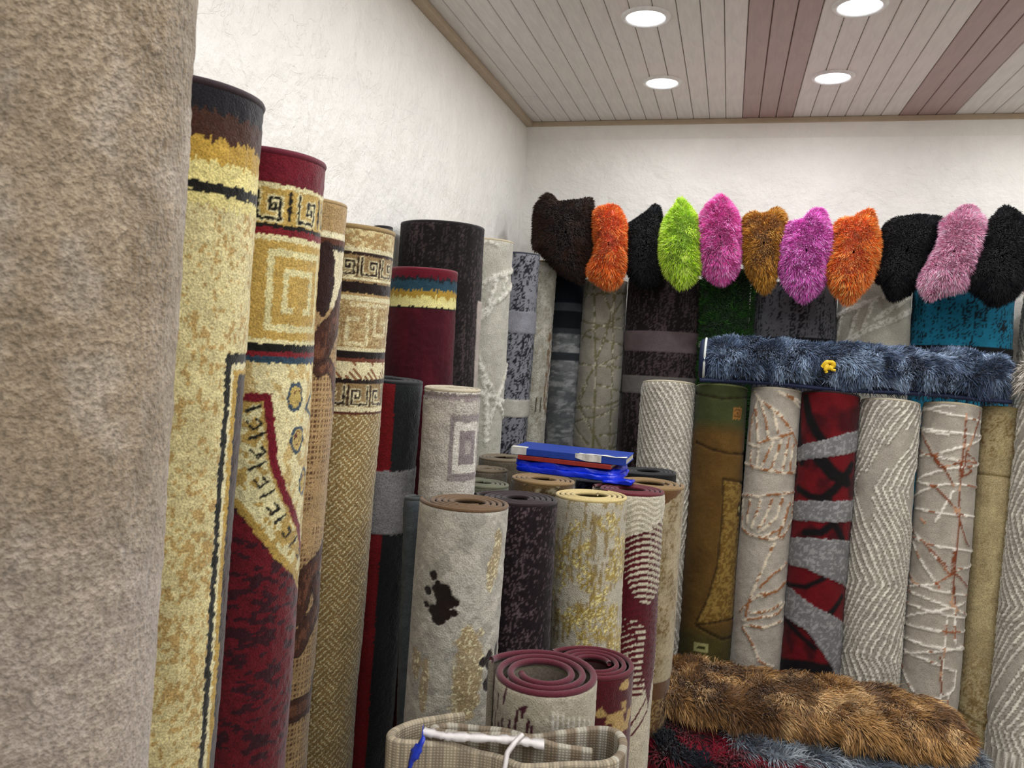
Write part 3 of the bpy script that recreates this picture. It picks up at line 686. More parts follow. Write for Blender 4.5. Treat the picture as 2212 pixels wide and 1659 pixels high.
def p_marble(a, h, R):
    col = base(a, 'b3afa0'); n = fbm(a * 45, h * 30, 3, 4); col = put(col, sm(.5, .62, n) * .8, 'ccc8ba'); n2 = fbm(a * 160, h * 110, 5); col = put(col, sm(.6, .68, n2) * .6, '8f8568')
    x = R.hit(1180, 760)[0]; m = (np.abs(a - R.hit(1185, 800)[0]) < .02) & (h > R.hit(1182, 705)[1]) & (h < R.hit(1178, 900)[1]); col = put(col, m * sm(.4, .55, fbm(a * 150, h * 40, 6)), '84694a')
    for px in (1158, 1168): col = put(col, line(dseg(a, h, R.ln((px, 860), (px - 2, 890))), .003), '3d2a18')
    return col, (fbm(a * 130, h * 90, 3) - .45) * .006
def p_darkstripe(a, h, R):
    col = base(a, '6b6d6d'); n = fbm(a * 25, h * 90, 3, 4); col = put(col, sm(.45, .62, n), '84868a' if False else '8c8d8d'); n = fbm(a * 25, h * 50, 8, 3); col = put(col, sm(.52, .6, n) * .8, '4e5153')
    y = lambda v: R.hit(1225, v)[1]
    col = bands(col, h, [(-1, y(655), '0e131a'), (y(655), y(672), '3c4144'), (y(672), y(708), '12161a'), (y(708), y(720), '33373a'), (y(762), y(778), '2c3033')])
    return col, np.zeros_like(a)
def p_flower(a, h, R):
    A, H = fz(a, h, 0.0012, 220); col = base(a, 'a39f94')
    n = fbm((a + h) * 30, (a - h) * 12, 3, 3); col = put(col, sm(.52, .62, n) * .8, 'bcb8aa'); n = fbm((a - h) * 34, (a + h) * 10, 6, 3); col = put(col, sm(.54, .64, n) * .7, 'b5b1a3'); col = put(col, sm(.6, .3, n) * .15, '858176')
    for c_, rx, ry in (((1074, 1195), .013, .05), ((1060, 1240), .010, .035), ((1012, 1440), .030, .085), ((1003, 1500), .028, .05), ((905, 1430), .016, .03), ((920, 1480), .010, .05), ((1012, 1380), .02, .025)):
        c = R.hit(*c_); q = np.hypot((A - c[0]) / rx, (H - c[1]) / ry) + (fbm(a * 60, h * 60, 2) - .5) * .8
        col = put(col, sm(1.1, .85, q) * .85, '9c8a66'); col = put(col, (q < 1) & (vn(a * 300, h * 300, 5) > .72), 'd8cfa8')
    dk = np.full(a.shape, 9.)
    for c_, rx, ry in (((939, 1242), .0085, .010), ((947, 1262), .006, .010), ((928, 1275), .008, .009), ((958, 1283), .018, .020), ((944, 1272), .010, .008), ((973, 1300), .011, .013), ((985, 1303), .007, .008), ((925, 1304), .007, .006), ((940, 1318), .014, .012), ((963, 1325), .012, .013), ((980, 1325), .008, .008), ((948, 1338), .015, .010), ((955, 1308), .012, .014),
                      ((1072, 1405), .010, .018), ((1045, 1430), .012, .010), ((1056, 1425), .010, .020), ((1060, 1455), .013, .020), ((1050, 1478), .010, .014), ((1088, 1290), .006, .03), ((1084, 1370), .006, .03)):
        c = R.hit(*c_); dk = np.minimum(dk, np.hypot((A - c[0]) / rx, (H - c[1]) / ry))
    col = put(col, line(dk, 1.0, .08), '1c0f09'); 
    return col, -.002 * line(dk, 1, .1) + (fbm(a * 50, h * 50, 3) - .5) * .002
def p_goldcream(a, h, R):
    col = base(a, 'b2ab97'); n = fbm(a * 28, h * 18, 3, 4) + .35 * (sm(R.hy(1120), R.hy(1250), h) - .6) * .4; m = vn(a * 300, h * 220, 5)
    col = put(col, sm(.5, .58, n) * sm(.35, .5, m), 'a08a43'); col = put(col, sm(.52, .6, n) * (vn(a * 380, h * 300, 8) > .72), 'e3d58f')
    n = fbm(a * 120, h * 25, 9, 3); col = put(col, sm(.6, .66, n) * .8, '806823')
    return col, (m - .5) * .003 * sm(.48, .58, n)
def p_redwave(a, h, R):
    A, H = fz(a, h, .0013, 200); cream = 'b9b19c'; col = base(a, cream)
    g = (H - .9 * np.sqrt(np.maximum(0, .16 ** 2 - (A - .06) ** 2)) + .2 * A + .012 * np.sin(A * 60)) / .0135; dd = np.abs(g - np.floor(g + .5))
    y = lambda v: R.hy(v)
    top = h < y(1180) - .45 * a - .01; br = vn(a * 260, h * 260, 4)
    col = put(col, top * sm(.25, .15, dd) * .7, 'cfc9b6'); 
    q = H - (y(1160) - .35 * A); wave = (q > 0) & (q < .42)
    red = '4d0a16'
    g2 = (H + .30 * A + .03 * np.sin(A * 22 + 1)) / .0150; d2 = np.abs(g2 - np.floor(g2 + .5))
    frac = .22 + 0.30 * np.clip(-A / .06, -1, 1) + .1 * sm(.1, .35, q)
    col = put(col, wave & (d2 < .25 + frac * .5), red)
    body = R.ln((1340, 1330), (1375, 1340), (1395, 1360), (1385, 1450), (1400, 1530), (1425, 1400), (1440, 1300), (1445, 1200), (1425, 1260), (1400, 1310), (1370, 1290), (1330, 1200), (1325, 1330))
    col = put(col, inpoly(A, H, body), red)
    low = q >= .30; col = put(col, low & ~inpoly(A, H, body) & (A < .02), cream)
    for pts in ([(1340, 1340), (1362, 1372)], [(1345, 1320), (1375, 1380)], [(1378, 1480), (1392, 1450)], [(1360, 1570), (1395, 1510)], [(1365, 1590), (1398, 1535)]):
        col = put(col, line(dseg(A, H, R.ln(*pts)), .0028), red)
    return col, .003 * sm(.3, .15, dd) * top + .002 * ((d2 > .4) & wave)
def p_tanfleck(a, h, R):
    col = base(a, '9a8c6c'); n = fbm(a * 200, h * 150, 3, 2); col = put(col, sm(.55, .62, n), '75603a'); col = put(col, sm(.5, .6, fbm(a * 30, h * 10, 5)) * .5, 'b6aa8c')
    c = R.hy(1475); col = put(col, h > c, '5a3a1c'); m = (h > c + .05); col = put(col, m & (vn(a * 220, h * 220, 5) > .5), '8d7447')
    e = R.hit(1460, 1090); col = put(col, (h < e[1] - .6 * np.abs(a - .04)) & (a > -.02), '5f4022')
    return col, np.where(h > c, -.002, 0)
def p_browntop(a, h, R):
    col = base(a, '5a4629'); n = fbm(a * 60, h * 60, 3, 3); col = put(col, sm(.5, .65, n), '3c2915'); col = put(col, sm(.62, .7, n) * .7, 'a59a7a'); return col, (n - .5) * .004
def solid(c, c2, sc=70, am=.5):
    def f(a, h, R):
        col = base(a, c); n = fbm(a * sc, h * sc, 3); return put(col, sm(.5, .65, n) * am, c2), (n - .5) * .002
    return f
def p_b1(a, h, R):
    A, H = fz(a, h, .001, 250); col = base(a, 'a59d8a'); n = fbm(a * 120, h * 120, 3); col = put(col, sm(.55, .7, n) * .4, 'bdb6a4'); dk = np.full(a.shape, 9.)
    for q in ([(1088, 1490), (1082, 1520)], [(1070, 1500), (1068, 1530)], [(1120, 1535), (1135, 1530)], [(1115, 1540), (1113, 1558)], [(1126, 1536), (1125, 1552)], [(1132, 1532), (1130, 1540)], [(1062, 1540), (1060, 1575)], [(1080, 1555), (1076, 1590)], [(1096, 1560), (1092, 1600)], [(1110, 1555), (1108, 1575)], [(1140, 1560), (1132, 1600)], [(1148, 1575), (1143, 1620)], [(1070, 1565), (1068, 1600)]):
        dk = np.minimum(dk, dseg(A, H, R.ln(*q)))
    col = put(col, line(dk, .0028), '3f0d1c'); dw = np.full(a.shape, 9.)
    for x in (1195, 1205, 1217, 1228, 1240, 1252, 1262, 1272): dw = np.minimum(dw, dseg(A, H, R.ln((x, 1545 + (x * 7) % 17), (x - 3, 1585 + (x * 5) % 23))))
    col = put(col, line(dw, .0022), 'bdb8ab'); return col, .0025 * line(dw, .003) - .001 * line(dk, .003)
def p_b2(a, h, R):
    col = base(a, '480b14'); n = fbm(a * 50, h * 50, 3, 4)
    for c_, rr in (((1340, 1560), .035), ((1352, 1480), .012), ((1300, 1545), .015), ((1358, 1440), .01), ((1348, 1520), .014)):
        c = R.hit(*c_); q = np.hypot(a - c[0], (h - c[1]) * 1.4) / rr + (n - .5) * 3; col = put(col, sm(1, .7, q), 'a98d58')
    return col, np.zeros_like(a)

# ------------------------------------------------------------------ placing the rolls
def plan(cx, cy, r, s, yf, **k):
    """roll standing near the left wall: axis at eye level (cx,cy), lean s"""
    A = np.array([cx, cy, 1.7]); p = proj(A); B = atY(p[0] - s * 700, p[1] + 700, cy)
    return Roll(A, B, r, yf, **k)
def by_px(e1, e2, Y1, Y2, yf, e=1.0, rs_=1.0):
    """axis through two photo rows: e = (left x, right x, y)"""
    A = atY((e1[0] + e1[1]) / 2, e1[2], Y1); B = atY((e2[0] + e2[1]) / 2, e2[2], Y2)
    dep = -(RC.T @ (A - CAM))[2]; ca = math.cos(math.atan(((e1[0] + e1[1]) / 2 - CX) / FPX))
    r = (e1[1] - e1[0]) / 2 * dep / FPX * ca * rs_
    if e < 1:   # flattened roll parallel to the wall: half width from the seen width
        al = math.atan2(A[0], A[1]); ry = min(.10, r * .9); rx = math.sqrt(max(r * r - (ry * math.sin(al)) ** 2, 1e-4)) / math.cos(al)
        return Roll(A, B, rx, yf, e=ry / rx, wall=True)
    return Roll(A, B, r, yf, e=e)
M1 = pile_mat(330, .4, .7); M2 = pile_mat(420, .3, .5, sheen=.06); MS = pile_mat(300, .25, .5, gloss=.1)
GL, GB, GR, GM = 'rolled rugs standing along the left wall', 'rolled rugs standing along the back wall', 'rolled rugs in the front row by the back wall', 'small rolled rugs standing in the middle'
rug = 'rolled_rug'; ck = 'rolled rug'
ROLLS = {}
def add(key, R, *a, **k):
    ROLLS[key] = R
    if a[2] == GB or key in ('darkbrown', 'greyback', 'maroon', 'feather', 'greyblue', 'marble'): k.setdefault('ybot', 1010)
    elif key in ('greykey', 'zigA', 'black', 'navy', 'taupe1', 'taupe2', 'greengrey', 'browntop'): k.setdefault('ybot', 1130 if key != 'zigA' else 1400)
    elif a[2] == GR: k.setdefault('ybot', 1620)
    return build_roll(R, rug, *a, **k)
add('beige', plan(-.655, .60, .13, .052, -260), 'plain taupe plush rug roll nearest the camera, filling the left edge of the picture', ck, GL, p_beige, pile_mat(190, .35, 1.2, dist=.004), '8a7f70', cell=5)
add('yellow', plan(-.76, .927, .10, .068, 165), 'cream yellow mottled rug roll with black and brown top bands, second from left edge', ck, GL, p_yellow, M1, '2a1a20', brad=.006)
add('redkey', plan(-.751, 1.12, .09, .062, 323), 'rug roll with maroon top, gold greek key band, oval medallions and a dark red centre', ck, GL, p_redkey, M1, '5c1024', cell=2.4, brad=.006)
add('swirl', plan(-.80, 1.334, .07, .07, 428), 'narrow tan rug roll with dark brown swirls squeezed between two patterned key-border rolls', ck, GL, p_swirl, M1, '9a8158')
add('tankey', plan(-.80, 1.51, .09, .078, 487), 'tan basket-weave rug roll with cream and brown greek key bands at its top', ck, GL, p_tankey, M1, '8d764c', cell=2.2, brad=.006)
add('darkbrown', plan(-.81, 2.08, .12, .055, 479), 'tallest wide dark brown streaked rug roll with a thin grey flap at its upper left', ck, GL, p_darkbrown, M2, '1b1516', turns=2)
add('greyback', plan(-.925, 1.93, .026, .055, 490), 'thin grey rug roll pressed against the left wall behind the dark brown streaked roll', ck, GL, solid('5d5a57', '4c4946'), M2, '2a2626', turns=1.5, cell=4)
add('maroon', plan(-.765, 1.85, .088, .045, 581), 'maroon rug roll with blue, gold and yellow stripes below its red rim', ck, GL, p_maroon, M2, '6a1426', turns=2)
add('blackred', plan(-.758, 1.68, .075, .088, 826), 'black rug roll with a red side stripe and a light grey band across it', ck, GL, p_blackred, pile_mat(260, .35, .9), '141416', turns=4)
add('greykey', plan(-.602, 1.665, .065, .058, 845), 'short pale grey rug roll with a concentric square motif beside the black and red roll', ck, GL, p_greykey, pile_mat(260, .35, 1.0), 'b0a58f', turns=4, t=.011)
FE1 = [([(1035, 625), (1060, 600), (1110, 585)], 1.3), ([(1035, 680), (1075, 650), (1108, 615)], 1.4), ([(1055, 660), (1075, 600)], 1.0), ([(1080, 650), (1095, 600)], .9), ([(1040, 690), (1060, 665)], 1.3), ([(1030, 770), (1055, 830), (1075, 870), (1095, 900)], 1.2), ([(1098, 790), (1075, 860), (1050, 930)], 1.2), ([(1050, 860), (1050, 960)], 1.4), ([(1040, 850), (1090, 870)], 1.3), ([(1036, 790), (1050, 850)], 1.0), ([(1045, 520), (1075, 528)], 1.0)]
add('feather', plan(-.83, 2.557, .09, .062, 516), 'ivory rug roll with white tufted feather lines, between the dark brown and the grey rolls', ck, GL, p_feather(FE1), pile_mat(300, .25, .8), 'b5a88c')
add('greyblue', plan(-.83, 2.98, .08, .075, 546), 'blue grey speckled rug roll with a white band low down and a plain grey border', ck, GL, blocks('83848b', '26272b', [(672, 718, '85858c'), (862, 900, 'b9b5aa')], thr=.54, sc=120, st=.3), M2, '3a3c46')
add('marble', plan(-.795, 3.19, .07, .074, 564), 'slim ivory mottled rug roll with a brown streak standing near the room corner', ck, GL, p_marble, pile_mat(220, .3, 1.2), '8e7350')
add('cornerdark', by_px((1195, 1262, 640), (1176, 1243, 960), 3.26, 3.235, 585, e=.8), 'black and grey streaked rug roll in the corner below the dark brown pillow', ck, GB, p_darkstripe, M2, '14171b')
# back row
KY, KY2 = 3.285, 3.267
add('lattice', by_px((1262, 1357, 620), (1229, 1340, 974), KY, KY2 - .02, 606, e=.95), 'grey beige rug roll with thin olive criss-cross lines below the small orange pillow', ck, GB, p_lattice, pile_mat(330, .22, .5), '8c8672')
add('brownbands', by_px((1356, 1523, 640), (1348, 1510, 810), KY, KY2, 602, e=.6), 'wide dark brown streaked rug roll with mauve grey cross bands', ck, GB, blocks('1d1617', '4a3e3e', [(716, 760, '605354'), (814, 852, '68635f')]), M2, '2a2020')
gr = add('grass', by_px((1524, 1623, 610), (1515, 1617, 754), KY - .05, KY2 - .05, 584, e=.9), 'green artificial grass roll tied with a white strap', ck, GB, p_grass, pile_mat(300, .4, 1.0), '1c3a18')
add('greyband', by_px((1622, 1809, 640), (1615, 1804, 772), KY, KY2, 614, e=.6), 'wide charcoal grey streaked rug roll with a black band, right of the green grass roll', ck, GB, blocks('57565a', '1f1e21', [(728, 800, '111113')], thr=.56, sc=130, st=.12), M2, '4c4a4d')
FE2 = [([(1808, 765), (1850, 725), (1900, 700), (1968, 670)], 1.5), ([(1808, 690), (1830, 672), (1870, 655), (1910, 642)], 1.2), ([(1822, 675), (1812, 740)], 1.0), ([(1855, 665), (1835, 730)], 1.0), ([(1885, 655), (1862, 715)], 1.0), ([(1890, 690), (1930, 665), (1968, 640)], 1.1), ([(1950, 778), (1966, 760)], 1.2), ([(1890, 690), (1920, 668)], 1.0)]
add('feather2', by_px((1811, 1970, 640), (1804, 1964, 780), KY, KY2, 614, e=.65), 'wide ivory rug roll with white tufted leaf ribs, between the charcoal and the turquoise rolls', ck, GB, p_feather(FE2, 'a9a597', .0075), pile_mat(300, .25, .8), 'b5ac98')
add('teal', by_px((1970, 2192, 650), (1963, 2180, 795), KY, KY2, 626, e=.5), 'wide turquoise rug roll with black streaks and a black band', ck, GB, blocks('1b6f8c', '15232b', [(748, 840, '101113')], thr=.57, sc=110, st=.2), M2, '3a6f80')
add('zig3', by_px((2212, 2380, 650), (2198, 2362, 795), KY, KY2, 610, e=.6), 'ivory rug roll with white tufted lines behind the black pillow at the right edge', ck, GB, chevron([(600, 1), (700, -1), (820, 1), (1200, -1)], .5), M1, 'b5ac98')
# front row before the back wall
Y1, Y2 = 2.80, 2.66
add('zigA', by_px((1385, 1500, 900), (1356, 1472, 1390), Y1, Y2 + .01, 833), 'leftmost beige rug roll of the front row with sweeping white tufted chevron lines', ck, GR, chevron([(820, 1), (900, 1), (1045, 1), (1200, -1), (1400, 1), (1659, -1)], .62, .021, 5), pile_mat(330, .25, .8), 'b3a98f')
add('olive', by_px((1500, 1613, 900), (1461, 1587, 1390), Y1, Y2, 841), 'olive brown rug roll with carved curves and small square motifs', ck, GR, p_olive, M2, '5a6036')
add('leaf', by_px((1620, 1730, 900), (1580, 1690, 1390), Y1, Y2, 848), 'beige rug roll with copper and cream tufted leaf veins, right of the olive brown roll', ck, GR, p_leaf, pile_mat(330, .22, .7), 'c0b6a0')
add('redgrey', by_px((1728, 1857, 900), (1688, 1817, 1390), Y1, Y2, 858), 'dark red rug roll with black smudges and grey ribbon bands', ck, GR, p_redgrey, M2, '2a1416')
add('zigB', by_px((1858, 1988, 900), (1815, 1948, 1390), Y1, Y2, 874), 'beige rug roll with tufted chevrons between the dark red roll and the rust-lined roll', ck, GR, chevron([(860, -1), (1056, -1), (1262, 1), (1421, -1), (1620, 1)], .50, .0205, 7), pile_mat(330, .25, .8), 'c0b6a0')
add('rust', by_px((1993, 2122, 900), (1950, 2080, 1390), Y1, Y2, 882), 'beige rug roll with crossing white and rust red tufted lines', ck, GR, p_rust, pile_mat(330, .22, .7), 'b5a98c')
add('gold', by_px((2114, 2212, 900), (2077, 2170, 1390), Y1 + .02, Y2 + .02, 888), 'plain golden tan speckled rug roll, right of the rust-lined roll', ck, GR, p_gold, M1, 'a3905c')
add('zigC', by_px((2202, 2340, 900), (2158, 2290, 1390), Y1 - .06, Y2 - .06, 880), 'beige rug roll with tufted chevrons cut off by the right picture edge', ck, GR, chevron([(860, 1), (1120, -1), (1320, 1), (1590, -1), (1800, 1)], .5, .021, 9), pile_mat(330, .25, .8), 'c0b6a0')
# middle group
def mid(xl, xr, yf, yb, xl2, xr2, y2, dep, **k):
    """small roll at camera depth dep"""
    d = ray((xl + xr) / 2, yf); A = CAM + d * (dep / FPX); d2 = ray((xl2 + xr2) / 2, y2); B = CAM + d2 * (dep / FPX) 
    B[1] += (A[1] - B[1]) * 1.0
    B = A + np.array([0.01, -.01, -.6]) if y2 > 1600 else atY((xl2 + xr2) / 2, y2, A[1] - .012)
    ca = math.cos(math.atan(((xl + xr) / 2 - CX) / FPX)); r = (xr - xl) / 2 * dep / FPX * ca
    return Roll(A, B, r, yf)
add('flower', mid(920, 1098, 1107, 0, 892, 1075, 1450, 1.53), 'light grey rug roll with dark brown flowers and tan patches', ck, GM, p_flower, pile_mat(300, .25, .8), '5f4830', turns=4.4, t=.0125, phi0=-1.75, sgn=1, tail=.010, backc='5e452c', cell=2.3)
add('slate', mid(876, 920, 1080, 0, 866, 910, 1400, 1.62), 'narrow slate grey rug roll hidden between the black roll and the flowered roll', ck, GM, solid('474d50', '383d40'), M2, '3c3f40', turns=3, cell=4)
add('plum', mid(1038, 1203, 1096, 0, 1020, 1188, 1400, 1.68), 'dark plum brown flecked rug roll directly right of the flowered roll', ck, GM, streaky('1b1216', '57484c', .60, 300, .4), M2, '231417', turns=4.6, t=.013, phi0=-1.8, sgn=-1, tail=.014, backc='2a1b1c')
add('goldcream', mid(1197, 1350, 1087, 0, 1186, 1334, 1370, 1.85), 'cream rug roll with glittering gold patches and a pale yellow bound edge', ck, GM, p_goldcream, pile_mat(380, .3, 1.0, gloss=.2), 'bba873', turns=4, t=.0125, phi0=2.6, sgn=-1, tail=0, backc='7c6b48')
add('redwave', mid(1290, 1434, 1073, 0, 1272, 1420, 1330, 1.99), 'cream rug roll with wavy dark red stripes and a red bound edge', ck, GM, p_redwave, M1, '571320', turns=4, t=.013, phi0=-1.8, sgn=-1, tail=.012, backc='8a7c62')
add('tanfleck', mid(1333, 1473, 1058, 0, 1304, 1441, 1470, 2.21), 'tan flecked rug roll with a dark brown lower part and tan bound edge', ck, GM, p_tanfleck, pile_mat(380, .3, .8), '7f6642', turns=3, t=.016, phi0=1.9, sgn=-1, backc='5a4426')
add('black', mid(1338, 1460, 1030, 0, 1330, 1452, 1300, 2.42), 'black rug roll end with two small white tags, behind the tan flecked roll', ck, GM, solid('121214', '1e1e20'), M2, '101012', turns=4, t=.013, phi0=-1.9, sgn=-1, tail=.006, backc='18181a', cell=4)
add('browntop', mid(1106, 1244, 1050, 0, 1085, 1225, 1300, 2.02), 'mottled brown rug roll with a tan bound edge in front of the stacked account books', ck, GM, p_browntop, M1, '7f6642', turns=4, t=.013, phi0=2.7, sgn=1, backc='6d5536', cell=4)
add('navy', mid(1246, 1336, 1046, 0, 1240, 1330, 1300, 2.30), 'navy speckled rug roll under the blue plastic package', ck, GM, streaky('15192c', '4c5570', .56), M2, '191d2e', turns=3, cell=4)
add('greengrey', mid(985, 1101, 1056, 0, 965, 1080, 1300, 1.98), 'rug roll end with a grey green bound edge behind the plum roll', ck, GM, solid('5b5c4c', '4c4d40'), M1, '5f604d', turns=4, t=.012, backc='4b4b3e', cell=4)
add('taupe1', mid(1012, 1098, 1022, 0, 997, 1083, 1300, 2.22), 'taupe rug roll end, middle one of the three left of the account books', ck, GM, solid('6a6152', '5a5246'), M1, '6b5e4b', turns=4, t=.012, backc='554c3e', cell=4)
add('taupe2', mid(1036, 1148, 999, 0, 1022, 1134, 1300, 2.47), 'taupe rug roll end, farthest of the three left of the account books', ck, GM, solid('655c4d', '5a5246'), M1, '6b5e4b', turns=4, t=.012, backc='554c3e', cell=4)
add('b1', mid(1058, 1286, 1508, 0, 1054, 1282, 1640, 1.28), 'short cream rug roll with purple drip marks and a thick maroon bound edge', ck, GM, p_b1, pile_mat(380, .25, .8), '521826', turns=2.9, t=.0185, phi0=-2.0, sgn=-1, tail=.009, backc='6d6459', cell=2.4, brad=.0058, inner=lin('b5ad96'))
add('b2', mid(1196, 1366, 1470, 0, 1190, 1355, 1640, 1.57), 'short dark red rug roll with gold patches and a maroon bound edge', ck, GM, p_b2, M1, '521420', turns=3.4, t=.015, phi0=-2.0, sgn=-1, tail=.014, backc='3c2a28', brad=.0052)
# ------------------------------------------------------------------ fur
def strands(P, Nn, L, w, flow, colfn, lay=0.5, clump=30.0, cl=0.7, droop=0.3, seed=0):
    """one tapered, bent blade per root point -> (verts, faces, colours)"""
    r = np.random.RandomState(seed); n = len(P)
    cx = np.stack([fbm(P[:, 0] * clump + 7 * k, P[:, 2] * clump + P[:, 1] * clump * .7, 3 + k, 2) - .5 for k in range(3)], 1) * 4
    D = Nn + lay * flow + cl * cx + r.randn(n, 3) * .22; D /= np.linalg.norm(D, axis=1)[:, None]
    l = (L * (0.55 + .8 * r.rand(n)))[:, None]
    S = np.cross(D, Nn + r.randn(n, 3) * .4); S /= np.linalg.norm(S, axis=1)[:, None] + 1e-9
    g = np.array([0, 0, -1.0]); ww = w * (0.7 + .6 * r.rand(n))[:, None]
    m = P + D * l * .55 + g * droop * l * .12 + Nn * l * .04; tip = P + D * l * .95 + g * droop * l * .5 + flow * l * .15 + r.randn(n, 3) * l * .08
    V = np.stack([P - S * ww / 2, P + S * ww / 2, m - S * ww * .42, m + S * ww * .42, tip], 1).reshape(-1, 3)
    b = np.arange(n)[:, None] * 5
    c = colfn(P, r)
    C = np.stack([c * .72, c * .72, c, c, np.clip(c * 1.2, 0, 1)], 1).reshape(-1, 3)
    return V, b + np.array([[0, 1, 3, 2]]), b + np.array([[2, 3, 4]]), C
def sample(V, F, n, seed=0, keep=None):
    r = np.random.RandomState(seed); V = np.asarray(V); T = np.concatenate([F[:, [0, 1, 2]], F[:, [0, 2, 3]]])
    A = V[T[:, 0]]; B = V[T[:, 1]]; Cc = V[T[:, 2]]; nn = np.cross(B - A, Cc - A); ar = np.linalg.norm(nn, axis=1); nn = nn / (ar[:, None] + 1e-12)
    if keep is not None: ar = ar * keep((A + B + Cc) / 3, nn)
    k = r.choice(len(T), n, p=ar / ar.sum()); u = r.rand(n, 2); f = u.sum(1) > 1; u[f] = 1 - u[f]
    return A[k] + u[:, :1] * (B[k] - A[k]) + u[:, 1:] * (Cc[k] - A[k]), nn[k]
def furry(name, V, F, mat, basecol, parent, n, L, w, flowfn, colfn, keep=None, seed=0, **k):
    V = np.asarray(V, float); P, Nn = sample(V, F, n, seed, keep)
    SV, q, t, C = strands(P, Nn, L, w, flowfn(P, Nn), colfn, seed=seed, **k)
    o = len(V); allV = np.concatenate([V, SV]); Cc = np.concatenate([np.broadcast_to(basecol, V.shape), C])
    return mesh_np(name, allV, [F, q + o, t + o], mat, Cc, smooth=True, parent=parent)
def tone(c, lo=.6, hi=1.3, c2=None, p2=0.0, warm=None):
    c = lin(c); c2 = lin(c2) if c2 else None
    def f(P, r):
        n = len(P); k = (lo + (hi - lo) * r.rand(n))[:, None]; o = c[None] * k
        if c2 is not None:
            m = r.rand(n) < p2; o[m] = c2[None] * k[m]
        return np.clip(o, 0, 1)
    return f
fm = fur_mat(.35, .42); fmk = fur_mat(.06, .7)

# pillows standing on their corners above the back row
Z4 = lambda pts: [(1100 + x / 2.675, 380 + y / 2.675) for x, y in pts]
Z5 = lambda pts: [(1600 + x / 2.676, 380 + y / 2.676) for x, y in pts]
def outline(pts, n=110):
    p = np.array(pts); q = np.vstack([p, p[:1]]); s = np.concatenate([[0], np.cumsum(np.linalg.norm(np.diff(q, axis=0), axis=1))])
    u = np.linspace(0, s[-1], n, endpoint=False); o = np.stack([np.interp(u, s, q[:, 0]), np.interp(u, s, q[:, 1])], 1)
    return .5 * o + .25 * (np.roll(o, 1, 0) + np.roll(o, -1, 0))
def pillow(label, pts, Y, c, base_c, T=.10, n=16000, L=.0155, w=.0023, lo=.65, hi=1.3, c2=None, p2=0, gloss=True, seed=0, shrink=.007):
    o = outline(pts); W = np.array([atY(x, y, Y) for x, y in o]); ctr = W.mean(0)
    low = W[:, 2].min(); R_ = W - ctr; ln_ = np.linalg.norm(R_, axis=1)[:, None]; R_ = R_ * (1 - shrink / ln_)
    dv = CAM - ctr; dv[2] = 0; dv /= np.linalg.norm(dv)
    root = empty('fluffy_pillow', (ctr[0], ctr[1], low))
    tag(root, label, 'pillow', 'fluffy pillows lined up on the back row of rolls')
    k = np.linspace(0.02, math.pi - .02, 26); s = np.sin(k) ** .8; dp = np.cos(k) * T
    V = ctr - np.array(root.location) + s[:, None, None] * R_[None] + dp[:, None, None] * dv[None, None]
    V = V + (vn(V[..., 0] * 18 + seed, V[..., 2] * 18 + V[..., 1] * 9, 3)[..., None] - .5) * .016 * dv
    F = grid_faces(26, len(o), wrap=True)
    # orientation outwards
    vv = V.reshape(-1, 3); f = F[len(F) // 4]; nn = np.cross(vv[f[1]] - vv[f[0]], vv[f[2]] - vv[f[0]]); cc = vv[f].mean(0) - (ctr - np.array(root.location))
    if nn.dot(cc) < 0: F = F[:, ::-1]
    cl_ = ctr - np.array(root.location)
    def flow(P, Nn):
        d = P - cl_; d[:, 2] *= .5; d = d - 0; d /= np.linalg.norm(d, axis=1)[:, None] + 1e-9; d[:, 2] -= .25; return d
    keep = lambda m, nn_: np.where(nn_ @ dv > -.35, 1.0, .15)
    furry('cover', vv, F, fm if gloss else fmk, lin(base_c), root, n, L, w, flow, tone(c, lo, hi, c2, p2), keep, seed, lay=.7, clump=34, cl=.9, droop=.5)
    return root
PY = 3.05
pillow('large dark brown fluffy pillow, leftmost in the row of pillows', Z4([(150, 160), (180, 120), (215, 95), (245, 110), (268, 150), (320, 145), (370, 135), (430, 128), (480, 125), (490, 200), (494, 300), (490, 420), (470, 500), (450, 560), (430, 600), (418, 635), (380, 610), (330, 585), (290, 560), (230, 500), (170, 430), (135, 425), (134, 340), (138, 250)]), PY + .04, '3d271d', '1b110d', .09, lo=.4, hi=1.2, gloss=False, L=.013, seed=1)
pillow('small bright orange fluffy pillow between the dark brown and the first black pillow', Z4([(500, 190), (530, 175), (560, 168), (610, 165), (635, 185), (650, 210), (668, 260), (674, 320), (674, 400), (672, 480), (655, 580), (630, 625), (600, 650), (570, 650), (535, 635), (500, 610), (470, 590), (448, 553), (470, 520), (490, 480), (500, 400), (492, 300)]), PY, 'ff7018', 'd2480a', .09, c2='ffa860', p2=.3, seed=2)
pillow('black fluffy pillow with its corner pointing up, between orange and lime green', Z4([(678, 285), (720, 255), (760, 230), (810, 190), (850, 155), (870, 180), (878, 240), (884, 300), (890, 370), (892, 450), (890, 580), (850, 625), (800, 645), (760, 640), (720, 610), (685, 560), (672, 480), (672, 400)]), PY + .05, '0e1218', '06080c', .09, lo=.4, hi=1.1, gloss=False, L=.013, seed=3)
pillow('lime green fluffy pillow standing on its corner', Z4([(990, 118), (1020, 150), (1055, 190), (1080, 235), (1098, 290), (1105, 350), (1106, 430), (1105, 500), (1095, 555), (1070, 600), (1040, 630), (990, 650), (955, 620), (930, 590), (905, 560), (888, 530), (876, 460), (875, 400), (880, 330), (895, 270), (915, 225), (945, 185)]), PY - .03, 'bdea22', '8fb510', .085, c2='e2ff78', p2=.35, seed=4)
